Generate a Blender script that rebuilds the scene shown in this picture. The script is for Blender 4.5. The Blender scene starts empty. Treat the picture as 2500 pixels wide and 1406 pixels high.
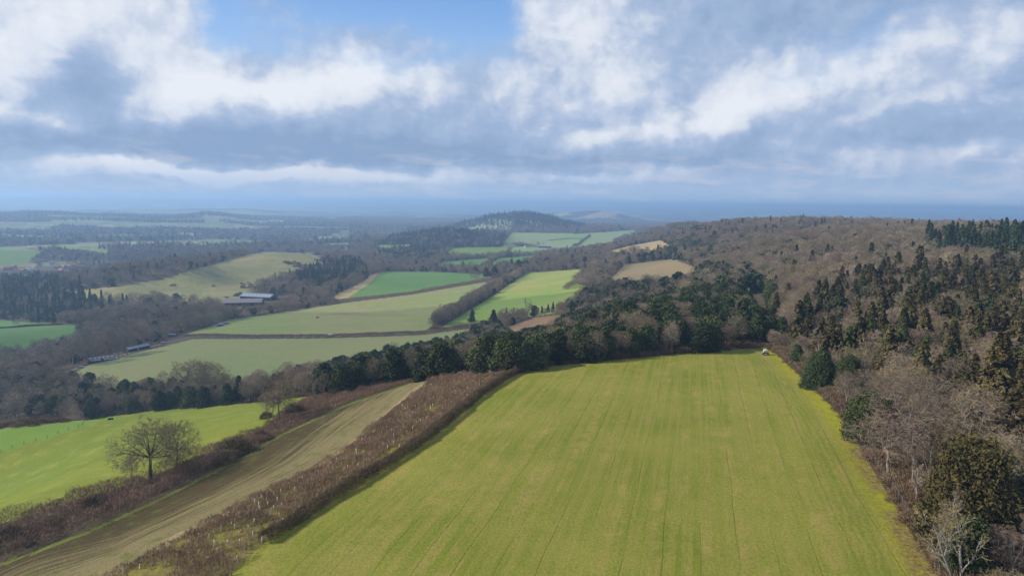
import bpy, math, random
import numpy as np
from mathutils import Vector, Matrix

# ------------------------------------------------------------------ camera, sky, sun, exposure
SC = bpy.context.scene
COL = SC.collection
R = math.radians
CAMZ = 52.0
F = 1667.0            # focal length in photograph pixels (2500 wide)
PITCH, ROLL = 7.08, 0.69

cam_d = bpy.data.cameras.new('camera'); cam = bpy.data.objects.new('camera', cam_d); COL.objects.link(cam)
cam_d.sensor_width = 36.0; cam_d.lens = 36.0*F/2500.0
cam_d.clip_start = 1.0; cam_d.clip_end = 200000.0
MCAM = Matrix.Rotation(R(90-PITCH), 4, 'X') @ Matrix.Rotation(R(ROLL), 4, 'Z')
cam.matrix_world = Matrix.Translation((0, 0, CAMZ)) @ MCAM
SC.camera = cam
RM = np.array(MCAM.to_3x3())

SC.view_settings.view_transform = 'Standard'; SC.view_settings.look = 'None'
SC.view_settings.exposure = 0.40; SC.view_settings.gamma = 1.0
SC.render.engine = 'CYCLES'
SC.cycles.use_denoising = True
SC.cycles.max_bounces = 4; SC.cycles.diffuse_bounces = 2; SC.cycles.glossy_bounces = 1
SC.cycles.volume_bounces = 0; SC.cycles.transparent_max_bounces = 6
SC.cycles.caustics_reflective = False; SC.cycles.caustics_refractive = False

SUN_EL, SUN_AZ = 31.0, -88.0      # azimuth measured from the view direction (+Y) towards +X
sun_d = bpy.data.lights.new('sun', 'SUN'); sun = bpy.data.objects.new('sun', sun_d); COL.objects.link(sun)
sun_d.energy = 5.0; sun_d.angle = R(0.53); sun_d.color = (1.0, 0.93, 0.82)
sv = Vector((math.sin(R(SUN_AZ))*math.cos(R(SUN_EL)), math.cos(R(SUN_AZ))*math.cos(R(SUN_EL)), math.sin(R(SUN_EL))))
sun.rotation_euler = sv.to_track_quat('Z', 'Y').to_euler()
sun.location = (0, 0, 400)
# ------------------------------------------------------------------ terrain
def ray(px, py):
    px = np.asarray(px, float); py = np.asarray(py, float)
    d = np.stack([(px-1250)/F, -(py-703)/F, -np.ones_like(px)], -1) @ RM.T
    return d
def at_z(px, py, z):
    d = ray(px, py); t = (z-CAMZ)/d[..., 2]
    return d[..., 0]*t, d[..., 1]*t
def at_d(px, D):
    d = ray(px, 520.0); h = math.hypot(d[0], d[1])
    return d[0]/h*D, d[1]/h*D
PZ = [  # photograph pixel of a ground point and its height
 (560,1406,-1),(1270,905,-2),(1880,850,0),(2290,1406,0),(1400,1200,0),(1700,1000,0),(1500,875,-.5),(900,1406,0),(1000,1070,-1.5),
 (270,1406,-6),(700,1170,-5),(1060,935,-5),(0,1345,-14),(370,1200,-14),(660,1040,-14),(1000,940,-8),
 (0,1250,-18),(400,1010,-27),(0,1045,-30),(750,968,-21),(200,1025,-30),(200,1130,-23),
 (580,930,-64),(160,905,-78),(900,860,-60),(1030,818,-64),(450,830,-79),(1180,797,-65),(300,930,-70),
 (1530,685,-42),(1690,660,-30),(1520,645,-47),(1640,635,-35),
 (1200,740,-69),(1390,660,-66),(1400,710,-52),(1290,668,-75),
 (600,800,-82),(850,755,-84),(1000,715,-85),(1200,685,-80),(830,725,-89),(980,667,-92),(1150,672,-86),
 (1080,642,-93),(1300,632,-88),(1060,617,-97),(1400,620,-82),(1290,603,-95),(1100,606,-99),(1500,600,-76),
 (1510,610,-50),(1615,592,-32),(1400,580,-93),(1560,565,-80),(1250,572,-97),
 (100,650,-125),(50,615,-123),(350,600,-124),(250,615,-124),(250,760,-100),(100,800,-100),(0,830,-98),(200,812,-98),
 (180,712,-93),(300,700,-87),(400,683,-81),(470,666,-75),(640,619,-67),(720,622,-66),(560,680,-87),(480,702,-92),(550,642,-73),
 (600,745,-97),(480,760,-97),(300,790,-93),(700,712,-92),(600,560,-128),(800,560,-128),(400,570,-127),(900,590,-118)]
WD = [  # photograph column, distance, height
 (1000,300,-23),(1000,380,-42),(750,330,-42),(500,360,-52),(250,350,-55),(0,330,-52),(1300,300,-17),(1300,400,-32),(1300,480,-42),
 (1500,300,-3),(1650,420,-10),(1420,520,-34),(1700,600,-20),(1900,300,0),(2400,150,0),(2400,300,4),(2450,560,15),(2200,600,8),
 (2450,900,21),(2000,600,1),(2000,1250,6),(1750,1600,3),(1850,1300,5),(1640,2200,-20),(2200,1200,14),
 (2000,2500,-60),(2400,2500,-30),(1750,2700,-80),(2450,1500,12),(1700,1000,-20),(1850,900,-4),(1800,700,-10),(1950,450,-1),
 (1265,4000,-9),(1175,3950,-62),(1330,4000,-34),(1390,4000,-60),(1120,3900,-102),(1440,3950,-92),(1280,3620,-90),(1215,4000,-22),(1280,4900,-122),
 (1000,2550,-76),(1150,2550,-64),(1225,2550,-96),(1100,3100,-105),(920,2500,-100),
 (0,6000,-72),(130,6000,-70),(230,6000,-60),(305,6000,-99),(400,6000,-85),(500,6000,-78),(590,6000,-84),(650,6000,-116),(100,4000,-122),(400,4000,-124),(300,7600,-112),
 (560,9500,-58),(470,9500,-66),(650,9500,-72),(740,9500,-105),(700,7400,-122),(100,9000,-90),
 (240,22000,86),(0,22000,62),(400,22000,74),(600,22000,56),(1000,25000,14),(1250,30000,-60),(1700,20000,5),(1500,20000,-40),(2400,25000,-80),(0,12000,-120),
 (1480,8000,-45),(1400,7600,-110),(1560,8000,-100),(1480,9500,-118),(1700,6000,-110),(2100,6000,-130),
 (180,1750,-122),(400,1900,-122),(640,2100,-118),(820,2000,-108),(100,1100,-110),(0,850,-106),(750,1250,-86),(900,1600,-96),
 (0,12000,-125),(600,14000,-120),(1250,12000,-132),(1900,12000,-135),(2500,12000,-135),
 (-300,45000,-150),(600,45000,-140),(1250,45000,-150),(1900,45000,-150),(2800,45000,-150),
 (-300,110,-22),(-300,250,-45),(-300,500,-85),(-300,1200,-115),(-300,4000,-115),(-300,20000,60),
 (2800,100,1),(2800,400,8),(2800,1200,18),(2800,3000,-30),(2800,12000,-130),(1250,25,0),(-300,40,-6),(2800,25,0),(1250,60,0)]
def lp(x, y):
    return np.stack([np.arctan2(x, y), 0.5*np.log(x*x+y*y)], -1)
_pz = np.array(PZ, float); _x, _y = at_z(_pz[:, 0], _pz[:, 1], _pz[:, 2])
_w = np.array([at_d(a, b)+(c,) for a, b, c in WD])
_X = np.concatenate([_x, _w[:, 0]]); _Y = np.concatenate([_y, _w[:, 1]]); _Z = np.concatenate([_pz[:, 2], _w[:, 2]])
_P = lp(_X, _Y); _c = 0.04
_K = -np.sqrt(((_P[:, None]-_P[None])**2).sum(-1)+_c*_c) - 0.0
_n = len(_Z); _A = np.zeros((_n+1, _n+1)); _A[:_n, :_n] = _K - np.eye(_n)*0.004; _A[:_n, _n] = 1; _A[_n, :_n] = 1
_W = np.linalg.solve(_A, np.append(_Z, 0.0))
T0, T1, NT = R(-54), R(54), 1250
S0, S1, NS = math.log(22.0), math.log(46000.0), 1150
_t = np.linspace(T0, T1, NT); _s = np.linspace(S0, S1, NS)
# coarse evaluation, then bilinear refinement
ct, cs = np.linspace(T0, T1, 261), np.linspace(S0, S1, 361)
G = np.zeros((361, 261))
for i, s in enumerate(cs):
    q = np.stack([ct, np.full_like(ct, s)], -1)
    G[i] = -np.sqrt(((q[:, None]-_P[None])**2).sum(-1)+_c*_c) @ _W[:_n] + _W[_n]
def smooth(a):
    p = np.pad(a, 1, mode='edge')
    return (p[:-2, 1:-1]+p[2:, 1:-1]+p[1:-1, :-2]+p[1:-1, 2:]+4*a)/8
G = smooth(smooth(G))
def bil(A, t, s, t0, t1, s0, s1):
    n, m = A.shape
    u = np.clip((t-t0)/(t1-t0)*(m-1), 0, m-1.001); v = np.clip((s-s0)/(s1-s0)*(n-1), 0, n-1.001)
    i = v.astype(int); j = u.astype(int); fv = v-i; fu = u-j
    return (A[i, j]*(1-fu)+A[i, j+1]*fu)*(1-fv)+(A[i+1, j]*(1-fu)+A[i+1, j+1]*fu)*fv
_rng = np.random.RandomState(7)
_tab = _rng.rand(512, 512)
def vnoise(x, y):            # value noise
    xi = np.floor(x).astype(int); yi = np.floor(y).astype(int); fx = x-xi; fy = y-yi
    fx = fx*fx*(3-2*fx); fy = fy*fy*(3-2*fy)
    g = lambda a, b: _tab[a & 511, b & 511]
    return (g(xi, yi)*(1-fx)+g(xi+1, yi)*fx)*(1-fy)+(g(xi, yi+1)*(1-fx)+g(xi+1, yi+1)*fx)*fy
def fbm(x, y, o=4):
    a = 0; w = .5
    for k in range(o):
        a = a + w*(vnoise(x*2**k+17.3*k, y*2**k+9.1*k)-.5); w *= .5
    return a
TT, SS = np.meshgrid(_t, _s)
RR = np.exp(SS); GX = RR*np.sin(TT); GY = RR*np.cos(TT)
GZ = bil(G, TT, SS, T0, T1, S0, S1)
GZ += fbm(GX/14, GY/14, 3)*0.35*np.clip((RR-40)/200, 0, 1)
GZ += fbm(GX/160, GY/160, 3)*5*np.clip((RR-500)/1500, 0, 1)
GZ += fbm(GX/900, GY/900, 4)*12*np.clip((RR-3500)/4000, 0, 1)
def H(x, y):
    x = np.asarray(x, float); y = np.asarray(y, float)
    return bil(GZ, np.arctan2(x, y), 0.5*np.log(np.maximum(x*x+y*y, 1)), T0, T1, S0, S1)
def cast(px, py):
    """ground point seen through photograph pixel(s)"""
    px = np.atleast_1d(np.asarray(px, float)); py = np.atleast_1d(np.asarray(py, float))
    d = ray(px, py); h = np.hypot(d[:, 0], d[:, 1]); out = np.full((len(px), 3), np.nan)
    r = np.exp(np.linspace(S0, S1-.01, 2600))
    for k in range(len(px)):
        x = d[k, 0]/h[k]*r; y = d[k, 1]/h[k]*r; z = CAMZ+d[k, 2]/h[k]*r; g = H(x, y)
        b = np.nonzero(z < g)[0]
        if len(b):
            i = max(b[0], 1); f0 = z[i-1]-g[i-1]; f1 = z[i]-g[i]; f = f0/(f0-f1+1e-9)
            rr = r[i-1]+(r[i]-r[i-1])*f
            out[k] = (d[k, 0]/h[k]*rr, d[k, 1]/h[k]*rr, H(d[k, 0]/h[k]*rr, d[k, 1]/h[k]*rr))
        else:
            rr = 40000.; out[k] = (d[k, 0]/h[k]*rr, d[k, 1]/h[k]*rr, -150)
    return out
def P(px, py):
    return cast([px], [py])[0]
def proj(x, y, z):
    v = np.stack([x, y, z-CAMZ], -1) @ RM
    return 1250+F*v[..., 0]/-v[..., 2], 703-F*v[..., 1]/-v[..., 2], -v[..., 2]
# ------------------------------------------------------------------ node helper and world
class NT_:
    def __init__(s, tree): s.t = tree; s.n = tree.nodes; s.l = tree.links
    def put(s, sock, v):
        if v is None: return
        if hasattr(v, 'is_linked') or hasattr(v, 'links'): s.l.new(v, sock)
        else:
            if isinstance(v, (tuple, list)) and sock.type == 'RGBA' and len(v) == 3: v = (*v, 1)
            sock.default_value = v
    def node(s, typ, ins=(), **kw):
        n = s.n.new(typ)
        for k, v in kw.items(): setattr(n, k, v)
        items = ins.items() if isinstance(ins, dict) else enumerate(ins)
        for k, v in items: s.put(n.inputs[k], v)
        return n
    def m(s, op, *a, clamp=False): return s.node('ShaderNodeMath', a, operation=op, use_clamp=clamp).outputs[0]
    def vm(s, op, *a):
        n = s.node('ShaderNodeVectorMath', a, operation=op)
        return n.outputs['Value'] if op in ('DOT_PRODUCT', 'LENGTH', 'DISTANCE') else n.outputs[0]
    def mix(s, f, a, b, bt='MIX'):
        n = s.n.new('ShaderNodeMix'); n.data_type = 'RGBA'; n.blend_type = bt
        s.put(n.inputs[0], f); s.put(n.inputs[6], a); s.put(n.inputs[7], b); return n.outputs[2]
    def noise(s, vec, sc, det=4, rough=.5, dist=0):
        return s.node('ShaderNodeTexNoise', {'Vector': vec, 'Scale': sc, 'Detail': det, 'Roughness': rough, 'Distortion': dist}).outputs[0]
    def ramp(s, v, a, b, c=0., d=1., kind='SMOOTHSTEP'):
        n = s.node('ShaderNodeMapRange', interpolation_type=kind)
        for i, q in enumerate((v, a, b, c, d)): s.put(n.inputs[i], q)
        return n.outputs[0]
    def cramp(s, v, stops):
        n = s.n.new('ShaderNodeValToRGB'); s.put(n.inputs[0], v); e = n.color_ramp.elements
        while len(e) < len(stops): e.new(.5)
        for q, (p, c) in zip(e, stops): q.position = p; q.color = (*c, 1)
        return n.outputs[0]
    def comb(s, x, y, z=0.): return s.node('ShaderNodeCombineXYZ', (x, y, z)).outputs[0]
def srgb(r, g, b):
    return tuple(((v/255+.055)/1.055)**2.4 if v > 10 else v/3294. for v in (r, g, b))

W = bpy.data.worlds.new('World'); SC.world = W; W.use_nodes = True
W.cycles.sampling_method = 'MANUAL'; W.cycles.sample_map_resolution = 256
n = NT_(W.node_tree); n.n.clear()
SKY_STRENGTH = 0.1
sky = n.node('ShaderNodeTexSky', sky_type='NISHITA', sun_disc=False, sun_elevation=R(SUN_EL), sun_rotation=R(SUN_AZ),
             altitude=200, air_density=1.0, dust_density=1.0, ozone_density=1.0)
dirv = n.node('ShaderNodeNewGeometry').outputs['Incoming']
dirv = n.vm('SCALE', dirv); dirv.node.inputs['Scale'].default_value = -1.0
sp = n.node('ShaderNodeSeparateXYZ', (dirv,)).outputs
az = n.m('ARCTAN2', sp[0], sp[1]); el = n.m('ARCSINE', sp[2])
q0 = n.comb(az, n.m('MULTIPLY', el, 1.7), 0.0)
w1 = n.node('ShaderNodeTexNoise', {'Vector': q0, 'Scale': 7.0, 'Detail': 5.0, 'Roughness': .55}).outputs['Color']
w2 = n.node('ShaderNodeTexNoise', {'Vector': q0, 'Scale': 38.0, 'Detail': 5.0, 'Roughness': .6}).outputs['Color']
def off(c, k):
    v = n.vm('SUBTRACT', c, (.5, .5, .5)); o = n.node('ShaderNodeVectorMath', (v,), operation='SCALE'); o.inputs['Scale'].default_value = k
    return o.outputs[0]
base = n.comb(az, el, 0.0)
pw = n.vm('ADD', n.vm('ADD', base, off(w1, .055)), off(w2, .014))
BL = 'blob'
g = bpy.data.node_groups.new(BL, 'ShaderNodeTree')
for nm, ty in (('p', 'NodeSocketVector'), ('c', 'NodeSocketVector'), ('r', 'NodeSocketVector'), ('s', 'NodeSocketVector'), ('a', 'NodeSocketFloat'), ('sum', 'NodeSocketFloat')):
    g.interface.new_socket(nm, in_out='INPUT', socket_type=ty)
g.interface.new_socket('out', in_out='OUTPUT', socket_type='NodeSocketFloat')
gg = NT_(g); gi = g.nodes.new('NodeGroupInput'); go = g.nodes.new('NodeGroupOutput')
mp = gg.node('ShaderNodeMapping', (gi.outputs[0], gi.outputs[1], gi.outputs[2], gi.outputs[3]), vector_type='TEXTURE')
d2 = gg.vm('DOT_PRODUCT', mp.outputs[0], mp.outputs[0])
e = gg.m('EXPONENT', gg.m('MULTIPLY', d2, -1.0))
g.links.new(gg.m('MULTIPLY_ADD', e, gi.outputs[4], gi.outputs[5]), go.inputs[0])
def blobs(start, lst):
    acc = start
    for px, py, sx, sy, rot, a in lst:
        d = ray(px, py); d = d/np.linalg.norm(d)
        nd = n.n.new('ShaderNodeGroup'); nd.node_tree = g
        n.put(nd.inputs[0], pw)
        nd.inputs[1].default_value = (math.atan2(d[0], d[1]), math.asin(d[2]), 0)
        nd.inputs[2].default_value = (0, 0, R(rot)); nd.inputs[3].default_value = (sx/F, sy/F, 1)
        nd.inputs[4].default_value = a; n.put(nd.inputs[5], acc)
        acc = nd.outputs[0]
    return acc
cov = blobs(1.05, [(800,5,300,55,0,-1.1),(1165,50,130,85,0,-1.15),(640,95,170,45,0,-.55),(2130,85,110,70,0,-.45),(1950,190,110,40,0,-.35),
    (540,60,60,70,0,-.6),(1000,150,260,30,0,-.35),(680,5,90,22,0,.35),(200,60,260,140,0,.4),(1450,60,160,90,0,.4)])
bri = blobs(0.40, [(200,30,280,110,0,.50),(50,190,110,90,0,.35),(480,215,85,60,20,.55),(590,235,70,30,0,.3),(830,205,190,60,10,.50),(900,150,80,35,0,.3),
    (1060,215,40,50,0,.35),(330,245,80,50,0,.3),(60,285,110,16,-5,.4),(700,230,80,50,0,.3),(210,185,85,60,0,-.55),(130,240,160,30,0,-.2),
    (420,335,480,42,0,-.38),(850,370,550,32,0,-.32),(1450,390,700,20,0,-.26),(400,410,220,15,0,.75),(640,420,200,16,0,.65),(870,430,240,15,0,.55),(1060,432,60,14,0,.2),(1450,428,220,12,0,.3),(120,425,120,8,0,.2),
    (1400,60,150,80,0,.48),(1600,30,140,50,0,.1),(1850,70,330,75,0,-.12),(2150,20,300,60,0,-.10),(1470,205,150,60,22,.42),(1800,215,120,60,27,.50),(2080,175,240,45,20,.42),(2400,110,160,40,30,.3),
    (1480,340,170,30,10,.46),(1620,300,60,40,30,.25),(2180,265,230,22,17,.22),(1800,290,160,30,15,.25),(2250,388,170,20,2,.45),(2060,380,60,14,0,.2),(1900,340,420,32,0,-.14),(2350,330,200,36,0,-.18),
    (2380,465,140,6,0,.2),(1240,200,90,60,0,.2)])
def bill(v):
    vo = n.node('ShaderNodeTexVoronoi', {'Vector': v, 'Scale': 15.0, 'Detail': 2.0, 'Roughness': .5, 'Lacunarity': 2.3}, feature='F1', normalize=True).outputs[0]
    return n.m('ADD', n.m('MULTIPLY', n.m('SUBTRACT', 1.0, vo), .42), n.m('MULTIPLY', n.noise(v, 11.0, 6, .55), .58))
nb = n.m('SUBTRACT', bill(pw), .09)
sh = n.vm('ADD', pw, (-0.012, 0.012, 0))
nb2 = n.m('SUBTRACT', bill(sh), .09)
nf = n.noise(n.vm('MULTIPLY', base, (1., 2.4, 1.)), 26.0, 6, .55, .3)
rel = n.m('MULTIPLY', n.m('SUBTRACT', nb, nb2), 1.45)
bri = n.m('ADD', bri, n.m('ADD', rel, n.m('MULTIPLY', n.m('SUBTRACT', nb, .5), .55)))
bri = n.m('ADD', bri, n.m('MULTIPLY', n.m('SUBTRACT', nf, .5), .20))
bs = n.ramp(n.m('ADD', bri, n.m('MULTIPLY', n.m('SUBTRACT', nb, .5), .35)), .38, .86)
bri = n.m('ADD', n.m('MULTIPLY', bri, .74), n.m('MULTIPLY', bs, .26))
alpha = n.ramp(n.m('ADD', cov, n.m('ADD', n.m('MULTIPLY', n.m('SUBTRACT', nb, .5), 1.1), n.m('MULTIPLY', n.m('SUBTRACT', nf, .5), .5))), .02, .95)
# below the cloud base the far air is smoother
low = n.ramp(el, -.01, .03)
hp = n.noise(n.vm('MULTIPLY', base, (9., 42., 1.)), 1.0, 6, .6, .3)
hw = n.m('MULTIPLY', n.ramp(el, .085, .05), n.ramp(hp, .46, .66, 0, .45))
ccol = n.cramp(bri, [(0, srgb(124,147,178)), (.25, srgb(141,161,190)), (.45, srgb(160,174,198)), (.7, srgb(182,191,206)), (1, srgb(208,212,219))])
hz = n.cramp(n.ramp(el, 0., .07, kind='LINEAR'), [(0, srgb(152,175,202)), (1, srgb(152,172,199))])
ccol = n.mix(n.ramp(el, .012, .06, .75, 0.), ccol, hz)
ccol = n.mix(hw, ccol, srgb(188,190,202))
bcol = n.cramp(n.ramp(el, 0., .30, kind='LINEAR'), [(0, srgb(150,176,206)), (.45, srgb(154,182,216)), (.75, srgb(130,168,216)), (1, srgb(96,146,208))])
skyc = n.node('ShaderNodeVectorMath', (sky.outputs[0],), operation='SCALE'); skyc.inputs['Scale'].default_value = SKY_STRENGTH
blue = n.mix(.75, skyc.outputs[0], bcol)
alpha = n.m('MAXIMUM', alpha, n.m('SUBTRACT', 1.0, low))
fin = n.mix(alpha, blue, ccol)
fin = n.node('ShaderNodeVectorMath', (fin,), operation='SCALE'); fin.inputs['Scale'].default_value = 1/SKY_STRENGTH
bg = n.node('ShaderNodeBackground', {'Color': fin.outputs[0], 'Strength': SKY_STRENGTH})
wo = n.n.new('ShaderNodeOutputWorld'); n.l.new(bg.outputs[0], wo.inputs[0])
# ------------------------------------------------------------------ materials
def new_mat(name, rough=.9, spec=.15):
    m = bpy.data.materials.new(name); m.use_nodes = True; k = NT_(m.node_tree); k.n.clear()
    b = k.n.new('ShaderNodeBsdfPrincipled'); o = k.n.new('ShaderNodeOutputMaterial'); k.l.new(b.outputs[0], o.inputs[0])
    b.inputs['Roughness'].default_value = rough; b.inputs['Specular IOR Level'].default_value = spec
    m.cycles.use_bump_map_correction = False if hasattr(m.cycles, 'use_bump_map_correction') else False
    return m, k, b
def bump(k, b, h, strength, dist):
    n_ = k.node('ShaderNodeBump', {'Strength': strength, 'Distance': dist, 'Height': h}); k.l.new(n_.outputs[0], b.inputs['Normal'])
def pos(k): return k.node('ShaderNodeNewGeometry').outputs['Position']
def attr(k, nm): return k.node('ShaderNodeAttribute', attribute_name=nm).outputs['Fac']
def plain(name, col, rough=.7, var=.25, sc=3.0, spec=.3, metal=0.):
    m, k, b = new_mat(name, rough, spec)
    tc = k.node('ShaderNodeTexCoord').outputs['Object']
    v = k.noise(tc, sc, 4); c = k.mix(v, tuple(q*(1-var) for q in col), tuple(min(1, q*(1+var)) for q in col))
    k.put(b.inputs['Base Color'], c); b.inputs['Metallic'].default_value = metal
    return m
ROW = R(15.0)
def rowcoord(k, p, ang=ROW):
    s = k.node('ShaderNodeSeparateXYZ', (p,)).outputs
    return k.m('SUBTRACT', k.m('MULTIPLY', s[0], math.cos(ang)), k.m('MULTIPLY', s[1], math.sin(ang))), \
           k.m('ADD', k.m('MULTIPLY', s[0], math.sin(ang)), k.m('MULTIPLY', s[1], math.cos(ang)))
def field_mat(name, c1, c2, c3, row_w=3.0, row_amt=.25, ang=0., big=.02, fine=2.5, bmp=.12, patch=None):
    """pasture or crop: c1/c2 broad patches, c3 sparse tufts, faint drilled rows"""
    m, k, b = new_mat(name); p = pos(k)
    a = k.noise(p, big, 5, .6); f = k.noise(p, fine, 6, .7); md = k.noise(p, big*9, 4, .6)
    col = k.mix(k.ramp(a, .35, .65), c1, c2)
    col = k.mix(k.ramp(md, .45, .75, 0, .6), col, c3)
    u, v = rowcoord(k, p, ang)
    uu = k.m('ADD', k.m('MULTIPLY', k.m('SUBTRACT', k.noise(p, .05, 2), .5), 2.5), u)
    w = k.node('ShaderNodeTexNoise', {'Vector': k.comb(k.m('DIVIDE', uu, row_w), k.m('MULTIPLY', v, .006), 0.), 'Scale': 1., 'Detail': 2.}).outputs[0]
    col = k.mix(k.ramp(w, .35, .65, 0, row_amt), col, k.mix(.55, c1, c3))
    if patch: col = k.mix(k.ramp(k.noise(p, .09, 5, .65), .62, .72, 0, .7), col, patch)
    vv = k.ramp(f, .3, .7, .72, 1.25, 'LINEAR')
    x = k.node('ShaderNodeVectorMath', (col,), operation='SCALE'); k.put(x.inputs['Scale'], vv)
    k.put(b.inputs['Base Color'], x.outputs[0]); bump(k, b, f, .6, bmp)
    return m
def main_field_mat():
    m, k, b = new_mat('mown_grass'); p = pos(k)
    a = k.noise(p, .03, 5, .6); md = k.noise(p, .22, 5, .65); f = k.noise(p, 2.2, 7, .72); ff = k.noise(p, 9., 3, .7)
    G1, G2, TAN, YEL = srgb(126,136,36), srgb(150,150,58), srgb(174,154,84), srgb(176,170,18)
    col = k.mix(k.ramp(a, .36, .64), G1, G2)
    u, v = rowcoord(k, p)
    st = lambda w, l, dd=3.: k.node('ShaderNodeTexNoise', {'Vector': k.comb(k.m('DIVIDE', u, w), k.m('MULTIPLY', v, l), 0.), 'Scale': 1., 'Detail': dd, 'Roughness': .6}).outputs[0]
    tan_a = k.m('MULTIPLY', k.ramp(st(2.6, .03), .42, .68), k.ramp(md, .35, .65))
    col = k.mix(k.m('MULTIPLY', tan_a, .9), col, TAN)
    col = k.mix(k.ramp(st(5.5, .008), .50, .70, 0, .35), col, srgb(122,136,36))
    col = k.mix(k.ramp(st(1.3, .008, 2.), .42, .60, 0, .45), col, k.mix(.5, TAN, G2))
    # narrow tractor-made lines along the rows
    wob = k.m('MULTIPLY', k.m('SUBTRACT', k.noise(p, .04, 3), .5), 1.6)
    fr = k.m('FRACT', k.m('DIVIDE', k.m('ADD', u, wob), 5.6))
    ln = k.ramp(k.m('ABSOLUTE', k.m('SUBTRACT', fr, .5)), .0, .035, 1, 0)
    ln = k.m('MULTIPLY', ln, k.ramp(st(1.2, .02), .38, .58, .0, .42))
    col = k.mix(ln, col, srgb(88,100,26))
    # moss patches and the mossy right margin
    moss = k.ramp(k.noise(p, .11, 6, .7), .66, .74, 0, .7)
    e_ = attr(k, 'edge'); en = k.m('ADD', e_, k.m('MULTIPLY', k.m('SUBTRACT', md, .5), 2.6))
    marg = k.m('MULTIPLY', k.ramp(en, 6.5, 1.5, 0, .85), k.ramp(k.noise(p, .5, 6, .75), .36, .60))
    col = k.mix(k.m('MAXIMUM', moss, marg), col, YEL)
    wh = k.m('MULTIPLY', k.m('MULTIPLY', k.ramp(k.m('ABSOLUTE', k.m('SUBTRACT', k.m('PINGPONG', k.m('SUBTRACT', en, 6.), 1.3), .65)), .15, .6, 1, 0), k.ramp(en, 14., 10.)), k.m('MULTIPLY', k.ramp(en, 5.5, 6.5), .3))
    col = k.mix(wh, col, srgb(104,122,30))
    # leaf litter strip against the fence, in two stretches
    y = k.node('ShaderNodeSeparateXYZ', (p,)).outputs[1]
    seg = k.m('MULTIPLY', k.ramp(y, 150., 138.), k.ramp(k.noise(k.comb(k.m('MULTIPLY', y, .09), 0.), 1., 2), .38, .5))
    lit = k.m('MULTIPLY', k.m('MULTIPLY', k.ramp(en, 4.6, 2.2), seg), k.ramp(k.noise(p, .8, 6, .75), .36, .5))
    col = k.mix(lit, col, k.mix(k.ramp(k.noise(p, 1.3, 5, .75), .35, .65), srgb(112,96,52), srgb(168,146,88)))
    vv = k.m('MULTIPLY', k.ramp(f, .28, .72, .66, 1.34, 'LINEAR'), k.ramp(ff, .25, .75, .86, 1.14, 'LINEAR'))
    x = k.node('ShaderNodeVectorMath', (col,), operation='SCALE'); k.put(x.inputs['Scale'], vv)
    x2 = k.node('ShaderNodeVectorMath', (x.outputs[0],), operation='SCALE'); x2.inputs['Scale'].default_value = .60
    k.put(b.inputs['Base Color'], x2.outputs[0])
    bump(k, b, k.m('ADD', f, k.m('MULTIPLY', ln, -.5)), .8, .22)
    return m
def sc_(c, s): return tuple(q*s for q in c)
FM = {}
GS = .62
FM['grass_field'] = main_field_mat()
FM['plain_pasture'] = field_mat('left_pasture_grass', sc_(srgb(116,136,30), GS*.9), sc_(srgb(142,150,40), GS*.9), sc_(srgb(158,160,70), GS), 6, .2, R(20))
FM['green_verge'] = field_mat('verge_grass', sc_(srgb(112,126,36), .5), sc_(srgb(128,130,52), .5), sc_(srgb(120,108,66), .5), 4, .2, R(20), .06, 1.5)
FM['green_pasture'] = field_mat('green_pasture_grass', sc_(srgb(112,146,44), GS), sc_(srgb(128,154,52), GS), sc_(srgb(130,150,70), GS), 6, .2, R(20))
FM['vineyard'] = field_mat('vineyard_grass', sc_(srgb(130,146,86), .7), sc_(srgb(144,146,92), .7), sc_(srgb(158,148,100), .7), 2.2, .5, R(-62), .012, 1.2)
FM['valley_field'] = field_mat('valley_grass', sc_(srgb(130,146,80), .7), sc_(srgb(150,144,98), .7), sc_(srgb(164,166,86), .7), 9, .4, R(70), .008, .8)
FM['sunny_field'] = field_mat('sunny_grass', sc_(srgb(132,162,64), .7), sc_(srgb(166,168,84), .7), sc_(srgb(150,142,96), GS), 8, .3, R(60), .007, .8)
FM['emerald_field'] = field_mat('emerald_crop', sc_(srgb(92,138,60), GS), sc_(srgb(112,148,66), GS), sc_(srgb(110,140,78), GS), 9, .3, R(70), .006, .6)
FM['brown_field'] = field_mat('brown_stubble', sc_(srgb(160,136,104), GS), sc_(srgb(148,128,96), GS), sc_(srgb(150,150,80), GS), 12, .3, R(10), .01, .6)
FM['straw_field'] = field_mat('straw_stubble', sc_(srgb(196,168,120), GS), sc_(srgb(180,158,108), GS), sc_(srgb(160,150,90), GS), 10, .3, R(20), .01, .6)
FM['pale_field'] = field_mat('pale_far_grass', sc_(srgb(134,168,96), GS), sc_(srgb(156,168,110), GS), sc_(srgb(170,160,116), GS), 14, .25, R(75), .005, .3)
FM['down_grass'] = field_mat('rough_down_grass', sc_(srgb(140,142,84), GS), sc_(srgb(166,156,98), GS), sc_(srgb(104,96,66), GS), 7, .2, R(60), .02, .35, .3, srgb(84,84,54))
FM['rough_slope'] = field_mat('rough_tan_grass', sc_(srgb(184,150,106), GS), sc_(srgb(150,124,92), GS), sc_(srgb(112,92,72), GS), 5, .3, R(60), .05, .8, .3)
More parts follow.
